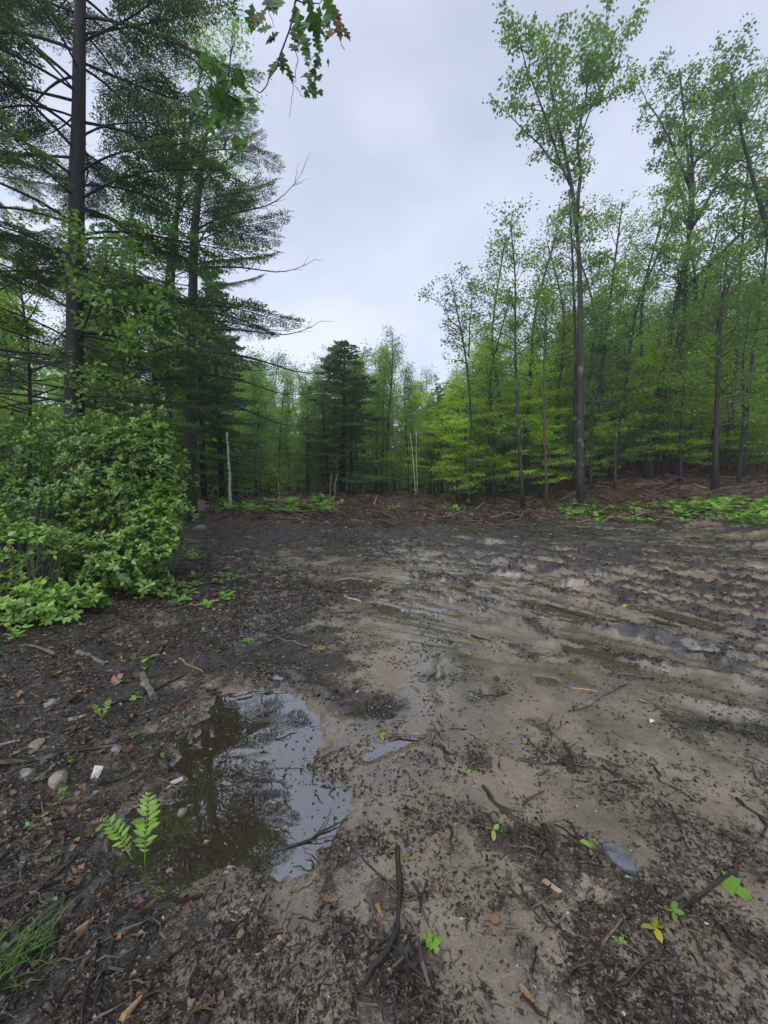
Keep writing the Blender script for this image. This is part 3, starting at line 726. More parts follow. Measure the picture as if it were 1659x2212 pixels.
# left side
hero('understory maple with bright leaves in front of the nearest hemlock trunk', [(290,1100),(280,900),(262,760),(240,640),(225,540)], 6.9, .045, 'bark', 'oak', name='maple_tree', seed=21,
     start=.50, nbr=30, blen=(1.4, .8), elev=(5, 40), sub=7, twl=.4, lpt=29, leaf=.10, flat=.2, spread=.10, tone=.8)
hero('leafy maple filling the gap left of the nearest hemlock', [(60,1100),(55,900),(60,760),(40,640),(30,560)], 10, .07, 'bark', 'beech', name='maple_tree', seed=22,
     start=.40, nbr=40, blen=(2.2, 1.2), elev=(5, 40), sub=7, twl=.5, lpt=31, leaf=.09, flat=.6, spread=.10, tone=.3)
hero('tall broadleaf tree rising behind the hemlocks with pale upper leaves', [(330,1075),(340,800),(365,560),(400,380),(420,220),(450,100)], 15.5, .14, 'bark', 'maple', seed=23,
     forks=[dict(px=[(400,380),(450,280),(495,200),(500,80)], r=.07, n=20, dy=.5), dict(px=[(380,470),(440,380),(500,340),(520,330)], r=.05, n=14, dy=.5)],
     start=.35, nbr=40, blen=(2.2, 1.0), elev=(10, 60), sub=6, twl=.6, lpt=31, leaf=.10, tone=.35)
hero('dark leafy tree behind the second hemlock', [(300,1070),(300,800),(295,600),(290,450)], 17, .13, 'bark', 'maple', seed=24,
     start=.25, nbr=44, blen=(2.8, 1.2), elev=(5, 50), sub=6, twl=.7, lpt=31, leaf=.11, tone=.15)

# wood behind: a few grown models, copied tree by tree
def proto(seed, Hh, rad, start, nbr, blen, leaf, lpt, bark, leafm, elev=(5, 55), flat=0, sub=6, twl=.8, tone=.5, spread=.2):
    r = np.random.default_rng(seed)
    P = [[0, 0, 0], [r.normal(0, .2), r.normal(0, .2), Hh*.3], [r.normal(0, .4), r.normal(0, .4), Hh*.65], [r.normal(0, .7), r.normal(0, .7), Hh*.98]]
    base, tm, limbs, bm, lm = grow_tree(r, P, rad, start=start, nbr=nbr, blen=blen, elev=elev, sub=sub, twl=twl, lpt=lpt, leaf=leaf, flat=flat, tone=tone, spread=spread)
    return (tm.mesh('trunk', M[bark], True), bm.mesh('branches', M['twigs']), lm.mesh('crown', M[leafm]))
PR_TALL = [proto(101, 18, .15, .25, 50, (2.8, 1.2), .21, 42, 'bark', 'far', spread=.4), proto(102, 16, .12, .22, 50, (2.5, 1.1), .20, 42, 'barkgrey', 'far', spread=.4),
           proto(103, 19, .17, .42, 44, (3.0, 1.4), .21, 42, 'bark', 'maple', spread=.4, tone=.3), proto(104, 15, .10, .15, 50, (2.2, .9), .18, 42, 'bark', 'far', spread=.35, tone=.75)]
PR_SAP = [proto(111, 7, .045, .12, 34, (1.9, .6), .125, 40, 'bark', 'beech', (2, 40), 1, 6, .75, .5, .2), proto(112, 5, .035, .10, 26, (1.7, .5), .115, 40, 'bark', 'beech', (0, 30), 1, 6, .7, .4, .19),
          proto(113, 9, .06, .15, 38, (2.2, .7), .13, 40, 'barkgrey', 'beech', (2, 45), 1, 6, .8, .3, .22), proto(114, 3, .02, .08, 20, (1.1, .35), .10, 30, 'bark', 'beech', (5, 40), 1, 6, .5, .6, .14)]
PR_OPEN = [proto(131, 18, .17, .30, 40, (3.0, 1.3), .16, 15, 'bark', 'maple', (5, 60), 0, 6, .8, .6, .22), proto(132, 17, .15, .40, 34, (2.6, 1.2), .16, 14, 'bark', 'oak', (10, 60), 0, 6, .8, .5, .2)]
def conifer_proto(seed, Hh, rb, mat_n='farcon'):
    r = np.random.default_rng(seed); tm, bm, lm = MB(), MB(), MB()
    tube([[0, 0, -.3], [.05, 0, Hh*.5], [0, .05, Hh]], [.17, .1, .02], 8, .04, tint=.5, mb=tm)
    A = []; Y_ = []
    for b in range(110):
        t = ((b+r.random())/110)**.8; z = Hh*(.10+.9*t); a = r.uniform(0, 2*PI); Lb = rb*(1-t)**.75*r.uniform(.6, 1.15)+.3
        tt = np.linspace(0, 1, 5); el = .12-.3*(1-t)
        P = np.stack([np.cos(a)*tt*Lb, np.sin(a)*tt*Lb, z+Lb*(el*tt-.12*tt**2+.1*tt**4)], 1); tube(P, np.linspace(.025, .005, 5), 3, 0, False, mb=bm)
        n = int(150*Lb); u = r.random(n)**.7; v = r.uniform(-1, 1, n)*(1-u*.8)*Lb*.33
        x = np.cos(a)*u*Lb - np.sin(a)*v; y = np.sin(a)*u*Lb + np.cos(a)*v
        zz = z+Lb*(el*u-.12*u**2+.1*u**4) - .12*np.abs(v) - np.abs(r.normal(0, .06, n))
        A.append(np.stack([x, y, zz], 1)); Y_.append(a + np.sign(v)*.9)
    A = np.concatenate(A); yw = np.concatenate(Y_)+r.normal(0, .3, len(A)); n = len(A)
    batch(lm, LEAF4*[1, .6, 1], A, rotm(n, yw, .3, .3, r), r.uniform(.12, .24, n), LEAF4Q, None, np.clip(r.normal(.4, .3, n), 0, .92))
    return (tm.mesh('trunk', M['barkhem'], True), bm.mesh('branches', M['twigs']), lm.mesh('crown', M[mat_n]))
PR_CON = [conifer_proto(121, 14, 2.6), conifer_proto(122, 9, 2.2)]
def place(pr, name, x, y, sc, label, group=None, cat='tree', rz=None, tilt=.04):
    e = link(name, None, loc=(x, y, H(x, y)-.05), label=label, cat=cat, group=group)
    e.rotation_euler = (random.gauss(0, tilt), random.gauss(0, tilt), random.uniform(0, 2*PI) if rz is None else rz)
    e.scale = (sc, sc, sc*random.uniform(.92, 1.08))
    link('trunk', pr[0], e); link('branches', pr[1], e, kind='stuff'); link('crown', pr[2], e)
    return e
rnd = random.Random(5)
LANDMARKS = [(150, 'left of the nearest hemlock'), (400, 'between the two large hemlocks'), (560, 'near the white birch pole'), (700, 'left of the central conifer'),
             (800, 'behind the central conifer'), (900, 'right of the central conifer'), (1010, 'left of the slender tree'), (1130, 'right of the slender tree'),
             (1250, 'left of the tallest tree'), (1400, 'right of the tallest tree'), (1540, 'behind the thick leaning tree'), (9999, 'towards the right edge')]
def zone_label(dx):
    for lim, t in LANDMARKS:
        if dx < lim: return t, t
def row_word(y): return 'front' if y < 23 else 'second' if y < 29 else 'third' if y < 43 else 'hindmost'
def top_target(dx):
    """display row the tops of the wood reach (skyline) in each column"""
    xs = [-400, 200, 480, 560, 640, 735, 800, 860, 905, 950, 1000, 1100, 1250, 1450, 1700, 2100]
    ys = [500, 560, 640, 740, 765, 750, 735, 700, 770, 800, 770, 690, 640, 620, 560, 500]
    return np.interp(dx, xs, ys)
def tall_row(n, y0, y1, dx0, dx1, conif=.12, jit=60):
    for i in range(n):
        dx = dx0 + (dx1-dx0)*(i+rnd.random())/n; y = rnd.uniform(y0, y1)
        tdy = top_target(dx) + abs(rnd.gauss(0, jit)); top = at(dx, tdy, y); gz = H(top[0], top[1]); Hn = max(5, top[2]-gz)
        con = rnd.random() < conif
        if con: k = rnd.randrange(2); pr = PR_CON[k]; sc = Hn/(14, 9)[k]; sc = min(sc, 1.6)
        else: k = rnd.randrange(4); pr = PR_TALL[k]; sc = Hn/((18, 16, 19, 15)[k]*1.03)
        wl, zn = zone_label(dx)
        kd = ('tall dark', 'shorter dark')[k] if con else ('full-leaved dark-barked', 'grey-barked', 'tall deep-green', 'slim pale-leaved')[k]; rw = row_word(y)
        if con: place(pr, 'conifer_tree', top[0], top[1], sc, kd+' conifer in the '+rw+' row, '+wl, kd+' conifers, '+rw+' row, '+zn)
        else: place(pr, 'broadleaf_tree', top[0], top[1], sc, kd+' tree in the '+rw+' row, '+wl, kd+' trees, '+rw+' row, '+zn)
tall_row(34, 26, 32, 430, 1750, .06, 45); tall_row(34, 33, 42, 380, 1800, .08); tall_row(36, 44, 60, 350, 1850, .05)
tall_row(16, 19, 30, -500, 430, .4); tall_row(12, 11, 18, -700, 240, .35)
_e = place(PR_CON[0], 'conifer_tree', *at(738, 1055, 26)[:2], .70, 'dark bushy conifer in the centre background'); _e.scale = (1.5, 1.5, .72)
def distant_wood():
    r = np.random.default_rng(77); n = 52000
    d = r.uniform(58, 95, n); th = r.uniform(-1.15, 1.15, n); x = d*np.sin(th); y = d*np.cos(th)
    zt = 13 + 5*fbm(th*30, d*.05, 1, 3, 2); z = macro(x, y) + zt*r.random(n)**.9; mb = MB()
    m = 34000; d2 = r.uniform(44, 62, m); t2 = r.uniform(-1.1, 1.1, m); x = np.append(x, d2*np.sin(t2)); y = np.append(y, d2*np.cos(t2)); th = np.append(th, t2); n = n+m
    z = np.append(z, macro(x[-m:], y[-m:]) + 4.5*r.random(m))
    batch(mb, LEAF4, np.stack([x, y, z], 1), rotm(n, None, 1.6, 1.6, r), r.uniform(.5, 1.1, n), LEAF4Q, None, np.clip(.4+fbm(th*60, z*.4, 1, 2, 1)+.2*r.standard_normal(n), 0, .92))
    link('distant_wood', mb.mesh('distant_wood', M['farcon']), label='far-off dark wood closing the view behind the back rows of trees', kind='stuff')
distant_wood()
for i, (dx, ty, y) in enumerate([(705, 760, 25), (765, 745, 25), (660, 770, 26), (835, 715, 27), (1075, 640, 21), (1100, 520, 24), (1150, 470, 22), (1185, 560, 26), (1215, 500, 23), (1290, 430, 24), (1345, 480, 21), (1375, 560, 26), (1400, 420, 25), (1440, 520, 22), (1520, 380, 24),
                              (1560, 450, 21), (1600, 330, 23), (1640, 420, 20), (1690, 350, 24), (1290, 640, 20), (1490, 650, 19.5), (1620, 600, 18.5)]):
    top = at(dx, ty, y); gz = H(top[0], top[1]); k = i % 2
    place(PR_OPEN[k], 'broadleaf_tree', top[0], top[1], (top[2]-gz)/(18, 17)[k], ('airy dark-stemmed maple with fresh leaves, ', 'airy tall oak with open crown, ')[k]+row_word(y)+' row, '+zone_label(dx)[0], 'airy trees, '+row_word(y)+' row, '+zone_label(dx)[1])
# saplings: the bright understory
def sap_row(n, y0, y1, dx0, dx1, kinds=(0, 1, 2, 3), s0=.7, s1=1.15):
    for i in range(n):
        dx = dx0+(dx1-dx0)*(i+rnd.random())/n; y = rnd.uniform(y0, y1); p = at(dx, 1000, y); k = rnd.choice(kinds)
        wl, zn = zone_label(dx)
        place(PR_SAP[k], 'beech_sapling', p[0], p[1], rnd.uniform(s0, s1), ('tall', 'low', 'slender grey', 'knee-high')[k]+' layered green sapling, '+row_word(y)+' row, '+wl, ('tall', 'low', 'slender grey', 'knee-high')[k]+' saplings, '+row_word(y)+' row, '+zn, 'sapling')
sap_row(26, 19.8, 22.5, 960, 1750, (0, 1, 1, 3)); sap_row(30, 23, 27, 900, 1800, (0, 2, 2)); sap_row(26, 28, 34, 850, 1850, (0, 2), .9, 1.3)
sap_row(16, 25, 28, 430, 900, (1, 3, 3), .5, .9); sap_row(22, 30, 40, 400, 900, (0, 1, 2), .8, 1.1); sap_row(8, 13, 19, -200, 420, (0, 1), .7, 1)

# pale poles and snags
def pole(label, px, Y, rad, matn, name='birch_pole', cat='birch', seed=1):
    r = np.random.default_rng(seed); mb = MB(); P = [ground_at(px[0][0], px[0][1], Y)] + [at(p[0], p[1], Y) for p in px[1:]]
    P = np.array(P); b = P[0].copy(); P = P - b; P[0, 2] -= .2
    sft = np.linspace(0, len(P)-1, 9); P = np.stack([np.interp(sft, range(len(P)), P[:, i]) for i in range(3)], 1); P[1:-1, :2] += r.normal(0, .012, (7, 2))
    tube(P, np.linspace(rad*1.15, rad*.7, 9), 8, .06, mb=mb)
    link(name, mb.mesh(name, M[matn], True), loc=b, label=label, cat=cat)
pole('white broken birch pole standing right of the second hemlock', [(498,1074),(494,1000),(490,934)], 16.6, .058, 'birch', seed=2)
pole('left one of two thin white birch stems at the wood edge', [(897,1045),(893,990),(886,935)], 23, .024, 'birch', seed=3)
pole('right one of two thin white birch stems at the wood edge', [(902,1045),(900,990),(899,930)], 23, .02, 'birch', seed=4)
pole('left one of two bare broken sapling stems on the brush mound', [(710,1062),(713,1045),(717,1025)], 17.5, .022, 'tanwood', 'broken_stem', 'stem', 5)
pole('right one of two bare broken sapling stems on the brush mound', [(720,1062),(724,1045),(728,1025)], 17.5, .022, 'tanwood', 'broken_stem', 'stem', 6)
pole('bowed bare sapling arching over the brush behind the left stump', [(606,1055),(600,1030),(588,1005),(572,995)], 18, .02, 'tanwood', 'bent_sapling', 'stem', 7)

# ------------------------------------------------------------------ hemlocks
def hem_branch(seed, dens=1.0, Lb=3.2, bare=.0):
    r = np.random.default_rng(seed); bm, lm = MB(), MB()
    tt = np.linspace(0, 1, 12); az = .25*np.sin(tt*2+r.uniform(0, 6))*tt
    P = np.stack([Lb*tt, Lb*az, Lb*(.10*tt - .34*tt**2 + .20*tt**3.5)], 1)
    tube(P, np.linspace(.028, .004, 12), 5, .08, False, mb=bm)
    A = []; YW = []; PT = []
    ns = int(50*dens)
    for i in range(ns):
        t = bare + .06 + (.94-bare)*(i+r.random())/ns
        q = np.array([np.interp(t, tt, P[:, k]) for k in range(3)]); sgn = (-1)**i
        Ls = Lb*(.30*(1-t)**.7+.05)*r.uniform(.5, 1.15)
        ang = sgn*r.uniform(.7, 1.15); m = 5; u = np.linspace(0, 1, m)
        dr = r.uniform(.2, .6)
        SP = q + np.stack([np.cos(ang)*u*Ls, np.sin(ang)*u*Ls, -dr*Ls*u**1.6+.05*u], 1)
        tube(SP, np.linspace(.008, .002, m), 3, 0, False, mb=bm)
        nt_ = max(3, int(Ls/.055))
        for j in range(nt_):
            uu = .12+.88*(j+.5)/nt_; b = np.array([np.interp(uu, u, SP[:, k]) for k in range(3)])
            tl = (.17*(1-uu)+.07)*r.uniform(.6, 1.2); a2 = ang + (-1)**j*r.uniform(.6, 1.0)
            n = max(2, int(tl/.019)); w_ = (np.arange(n)+.5)/n
            d = np.array([math.cos(a2), math.sin(a2), -.35])
            A.append(b+d*tl*w_[:, None]); YW.append(np.full(n, a2)+r.choice([-.55, .55], n))
    A = np.concatenate(A); YW = np.concatenate(YW); n = len(A)
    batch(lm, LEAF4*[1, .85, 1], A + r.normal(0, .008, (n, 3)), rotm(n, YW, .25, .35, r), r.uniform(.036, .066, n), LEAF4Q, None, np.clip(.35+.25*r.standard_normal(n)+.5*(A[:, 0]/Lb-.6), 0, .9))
    return bm.mesh('branch', M['barkhem']), lm.mesh('needles', M['needle'])
HB = [hem_branch(s, d, 3.2, b) for s, d, b in ((201, 1.0, .1), (202, 1.1, .15), (203, .9, .2), (204, .6, .4), (205, .45, .5))]
def dead_branch(seed):
    r = np.random.default_rng(seed); mb = MB(); tt = np.linspace(0, 1, 12)
    P = np.stack([3.2*tt, .3*np.sin(tt*3)*tt, 3.2*(-.12*tt+.03*np.sin(tt*5)+.42*np.clip(tt-.62, 0, 1)**1.4)], 1); tube(P, np.linspace(.03, .004, 12), 5, .1, False, mb=mb)
    for i in range(16):
        t = r.uniform(.2, 1); q = np.array([np.interp(t, tt, P[:, k]) for k in range(3)]); l = r.uniform(.1, .5); a = r.choice([-1, 1])*r.uniform(.4, 1.0)
        tube(q+np.stack([np.cos(a)*np.linspace(0, l, 4), np.sin(a)*np.linspace(0, l, 4), r.uniform(-.2, .6)*np.linspace(0, l, 4)], 1), np.linspace(.007, .002, 4), 3, 0, False, mb=mb)
    return mb.mesh('dead_branch', M['barkhem'])
DB = [dead_branch(211), dead_branch(212)]
def hemlock(label, px, Y, rad, z0, z1, nb, blen, seed, dead=(), prefer=None, zdense=1.0, zbare=0):
    r = random.Random(seed); P = np.array([ground_at(px[0][0], px[0][1], Y)] + [at(p[0], p[1], Y) for p in px[1:]])
    base = P[0].copy(); top = P[-1]; P = P-base; P[0, 2] -= .3
    s = np.linspace(0, len(P)-1, 16); Q_ = np.stack([np.interp(s, range(len(P)), P[:, i]) for i in range(3)], 1)
    mb = MB(); rr = np.linspace(1, .35, 16)*rad; rr[0] *= 1.3
    tube(Q_, rr, 14, .035, mb=mb)
    e = link('hemlock_tree', None, loc=base, label=label, cat='tree')
    link('trunk', mb.mesh('trunk', M['barkhem'], True), e)
    for i in range(nb):
        t = ((i+r.random())/nb)**zdense; z = z0+(z1-z0)*t
        a = r.uniform(0, 2*PI) if prefer is None or r.random() > .55 else r.gauss(prefer, .6)
        L_ = (blen[0]*(1-t)+blen[1]*t)*r.uniform(.7, 1.2); k = r.choice((0, 1, 2, 0, 1, 2, 3) if t > .2 else (2, 3, 4, 3))
        x = np.interp(z, Q_[:, 2], Q_[:, 0]); y = np.interp(z, Q_[:, 2], Q_[:, 1])
        ca = math.atan2(-base[1], -base[0])
        if math.cos(a-ca) > .72: a += r.choice((-1, 1))*r.uniform(.8, 1.5)
        if z < zbare and math.cos(a) > .1: a = PI - a + r.gauss(0, .2)
        b = link('branch', HB[k][0], e, loc=(x, y, z)); b.rotation_euler = (r.gauss(0, .3), -math.radians(r.gauss(4+22*t, 10)), a); b.scale = (L_/3.2,)*3
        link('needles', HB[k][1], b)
    for z, a, L_, tilt in dead:
        x = np.interp(z, Q_[:, 2], Q_[:, 0]); y = np.interp(z, Q_[:, 2], Q_[:, 1])
        b = link('dead_branch', DB[r.randrange(2)], e, loc=(x, y, z)); b.rotation_euler = (0, -math.radians(tilt), a); b.scale = (L_/3.2,)*3
hemlock('nearest large hemlock with a thick black trunk rising behind the laurel bush', [(160,1150),(160,850),(166,450),(172,100),(178,-250)], 7.2, .175, 3.0, 13.5, 100, (3.0, 2.6), 31,
        dead=[(2.9, PI+.3, 2.6, 8), (3.6, PI-.2, 3, 14), (2.4, PI+.1, 2.3, 0), (3.0, .2, 2.2, -6), (4.0, -.5, 3.0, -18)], prefer=None)
hemlock('second hemlock at the clearing edge with long bare lower limbs reaching right', [(412,1132),(413,950),(415,700),(420,500),(432,380),(440,310)], 13, .20, 4.0, 12.4, 42, (3.8, 2.2), 32,
        dead=[(5.6, .05, 5.2, -2), (6.2, -.15, 4.4, 4), (4.9, .25, 4.2, -2), (5.3, -.4, 3.6, -6), (4.1, -.2, 4.6, -10), (6.9, .1, 3.6, -3), (8.2, .2, 4.0, 14), (9.4, -.3, 4.0, 16)], prefer=0., zbare=6.3)
hemlock('thin hemlock between the two larger hemlock trunks', [(365,1110),(365,900),(366,700),(378,500),(395,330),(400,250)], 15.5, .15, 5.5, 15.4, 20, (2.6, 1.2), 33)
hemlock('young hemlock left of the nearest hemlock, dark and bushy', [(-40,1120),(-40,800),(-35,500),(-30,200)], 9, .13, 1.6, 13, 40, (3.0, 1.2), 34)
hemlock('low young hemlock hanging over the back of the laurel bush', [(330,1110),(332,900),(335,720),(338,620)], 10.5, .08, 1.2, 7.2, 44, (2.2, .8), 35)
_e = place(PR_CON[0], 'hemlock_tree', *at(480, 1055, 22)[:2], .90, 'bushy broad hemlock at the clearing edge just right of the second hemlock trunk'); _e.scale = (1.15, 1.15, .92)
_e = place(PR_CON[0], 'hemlock_tree', *at(440, 1055, 18.5)[:2], .6, 'lower bushy hemlock tucked behind the second hemlock trunk'); _e.scale = (1.0, 1.0, .60)

# ------------------------------------------------------------------ laurel bushes
LAU = make_mesh('leaf', LEAF6*[1, 1.25, 1], [LEAF6Q, LEAF6T], M['laurel'], np.full(8, .75), True)
LAU2 = make_mesh('leaf', LEAF6*[1, 1.25, 1], [LEAF6Q, LEAF6T], M['laurel'], np.full(8, .4), True)
def laurel(label, blobs, nro, leaf, seed, tone, stems, bias=(0, 0, 0), nindiv=300):
    r = np.random.default_rng(seed); blobs = [np.array(b, float) for b in blobs]; c0 = blobs[0]
    base = np.array([c0[0], c0[1], H(c0[0], c0[1])]); e = link('laurel_bush', None, loc=base, label=label, cat='bush')
    C = []; N = []; wgt = np.array([b[3]*b[4] for b in blobs]); wgt /= wgt.sum()
    for b, wg in zip(blobs, wgt):
        n = int(nro*wg); d = r.standard_normal((n, 3)); d /= np.linalg.norm(d, axis=1)[:, None]
        rad = (1 - .55*r.random(n)**1.4 + .30*r.random(n)*(r.random(n) < .25))*(1+.9*np.array([vnoise(d[:, 0]*2.3+b[0]*5, d[:, 1]*2.3+d[:, 2]*2.9, 2)])[0])
        C.append(b[:3]+d*rad[:, None]*b[[3, 3, 4]]*[1, 1, 1]); N.append(d)
    C = np.concatenate(C); N = np.concatenate(N); g = height(C[:, 0], C[:, 1]); k = (C[:, 2] > g+.06); C, N = C[k], N[k]
    n = len(C); nl = r.integers(5, 9, n); idx = np.repeat(np.arange(n), nl); m = len(idx)
    ax = N*.6+np.array([0, -.15, .75])+r.normal(0, .28, (n, 3)); ax /= np.linalg.norm(ax, axis=1)[:, None]
    a1 = np.cross(ax, [0.3, 1, .2]); a1 /= np.linalg.norm(a1, axis=1)[:, None]; a2 = np.cross(ax, a1)
    ph = r.uniform(0, 2*PI, m); up = r.normal(.30, .28, m)
    dirv = (a1[idx]*np.cos(ph)[:, None]+a2[idx]*np.sin(ph)[:, None])*np.cos(up)[:, None]+ax[idx]*np.sin(up)[:, None]
    side = np.cross(ax[idx], dirv); side /= np.linalg.norm(side, axis=1)[:, None]+1e-9; nn = np.cross(dirv, side)
    R = np.stack([dirv, side, nn], 2); s = leaf*r.uniform(.6, 1.2, m)
    tn = np.clip(tone + .8*fbm(C[:, 0]*1.+C[:, 1], C[:, 2], 2.2, 2, 1)[idx] + .18*r.standard_normal(m), 0, .9); tn = np.where(r.random(m) < .012, 1, tn)
    Pp = C[idx]+dirv*.006
    # the rosettes nearest the camera become leaves of their own
    dist = np.hypot(C[:, 0], C[:, 1])-.4*r.random(n); order = np.argsort(dist); sel = np.zeros(n, bool); cnt = 0
    for q in order:
        if cnt+nl[q] > nindiv: break
        sel[q] = True; cnt += nl[q]
    ind = sel[idx]; mb = MB()
    batch(mb, LEAF6*[1, 1.25, 1], (Pp-base)[~ind], R[~ind], s[~ind], LEAF6Q, LEAF6T, tn[~ind])
    link('foliage', mb.mesh('foliage', M['laurel'], True), e, kind='stuff')
    for q in np.nonzero(ind)[0]:
        o = link('leaf', LAU if tn[q] > .5 else LAU2, e)
        mtx = Matrix.Identity(4)
        for i in range(3):
            for j in range(3): mtx[i][j] = float(R[q][i, j]*s[q])
            mtx[i][3] = float((Pp[q]-base)[i])
        o.matrix_local = mtx
    for sx_ in stems:
        mb = MB(); P = np.array(sx_, float); sft = np.linspace(0, len(P)-1, 9); P = np.stack([np.interp(sft, range(len(P)), P[:, i]) for i in range(3)], 1)
        P[1:-1] += r.normal(0, .025, (7, 3)); tube(P-base, np.linspace(.028, .010, 9), 7, .08, mb=mb); link('stem', mb.mesh('stem', M['bark'], True), e)
    mb = MB()
    for q in r.choice(n, min(n, 700), replace=False):
        tgt = C[q]; b0 = c0[:3]*.3+tgt*.7-np.array([0, 0, .2]); b0 = b0+(c0[:3]-tgt)*.1
        tube(np.array([b0, (b0+tgt)/2+r.normal(0, .02, 3), tgt])-base, [.006, .004, .003], 3, 0, False, mb=mb)
    link('twigs', mb.mesh('twigs', M['twigs']), e, kind='stuff')
def A3(dx, dy, Y): return tuple(at(dx, dy, Y))
laurel('big rounded laurel bush with glossy leaves at the left edge of the clearing',
       [A3(270,1040,5.6)+(.75, .80), A3(320,1180,5.0)+(.42, .5), A3(200,960,5.9)+(.62, .55), A3(330,990,5.6)+(.42, .45), A3(330,1265,4.9)+(.30, .22), A3(150,1150,5.3)+(.7, .7), A3(250,1220,4.8)+(.5, .42), A3(360,1100,5.3)+(.26,.45), A3(330,915,5.6)+(.28,.26), A3(200,950,5.9)+(.3,.2)],
       5600, .067, 41, .36, [[A3(150,1330,4.9), A3(200,1200,5.0), A3(260,1040,5.25), A3(300,930,5.5)], [A3(160,1320,5), A3(120,1200,5), A3(130,1060,5.1), A3(190,960,5.3)],
                             [A3(230,1330,4.6), A3(320,1250,4.75), A3(385,1195,4.9), A3(400,1150,5.0)], [A3(80,1250,4.7), A3(82,1130,4.7), A3(88,1030,4.9)]])
laurel('bright green low laurel spilling out at the lower left', [A3(60,1310,3.8)+(.38, .30), A3(150,1315,4.0)+(.30, .22), A3(10,1200,4.2)+(.45, .4), A3(225,1335,4.3)+(.26, .15), A3(10,1385,3.4)+(.28, .17), A3(110,1375,3.7)+(.22, .12), A3(300,1315,4.6)+(.28,.14)],
       1700, .070, 42, .74, [[A3(40,1370,4.1), A3(60,1290,4.0), A3(90,1220,3.9)]])
laurel('tall shaded laurel at the left edge behind the bright one', [A3(40,1010,6.0)+(.8, .85), A3(-90,1100,5.6)+(.9, .9), A3(90,1080,6)+(.6, .7)], 2600, .062, 43, .3, [], nindiv=60)

# ------------------------------------------------------------------ overhanging branch at the top
def lobed(kind='oak'):
    if kind == 'oak':
        h = [(0, .0), (.10, .04), (.22, .16), (.27, .07), (.40, .30), (.46, .24), (.47, .10), (.60, .30), (.68, .25), (.67, .10), (.80, .17), (.84, .08), (1, 0)]
    else:
        h = [(0, .0), (.06, .14), (-.02, .30), (.15, .28), (.22, .44), (.36, .42), (.50, .50), (.48, .34), (.54, .16), (.70, .24), (.82, .20), (.84, .08), (1, 0)]
    up = [(x, y) for x, y in h]; pts = up + [(x, -y) for x, y in h[-2:0:-1]]
    V = np.array([(x, y, .10*abs(y)**1 - .12*x*x + .03*math.sin(9*x+5*y)) for x, y in pts])
    n = len(h); N = len(pts)
    mids = np.array([(x, 0, -.12*x*x) for x, _ in h[1:-1]])
    V = np.vstack([V, mids]); T = []; Q = []
    for i in range(n-1):       # upper and lower halves fan to the midrib
        a, b = i, i+1
        ma = 0 if i == 0 else N+i-1; mbx = n-1 if i+1 == n-1 else N+i
        for s in (0, 1):
            a_ = a if s == 0 else (N-a) % N; b_ = b if s == 0 else (N-b) % N
            q = [ma, mbx, b_, a_]; q = [v for j, v in enumerate(q) if v not in q[:j]]
            if s: q = q[::-1]
            if len(q) == 4: Q.append(q)
            elif len(q) == 3: T.append(q)
    return V, Q, T
LO = lobed('oak'); LM = lobed('maple')
def lobed_mesh(name, LL, m, tint): return make_mesh(name, LL[0], [f for f in (LL[1], LL[2]) if len(f)], M[m], np.full(len(LL[0]), tint), True)
LEAFM = {('oak', i): lobed_mesh('leaf', LO, 'overleaf', t) for i, t in enumerate((.2, .8))}
LEAFM.update({('maple', i): lobed_mesh('leaf', LM, 'overbright', t) for i, t in enumerate((.3, .8))})
LEAFM[('rust', 0)] = LEAFM[('rust', 1)] = lobed_mesh('leaf', LO, 'autumn', .3)
LEAFM[('small', 0)] = LEAFM[('small', 1)] = lobed_mesh('leaf', LM, 'overleaf', .5)
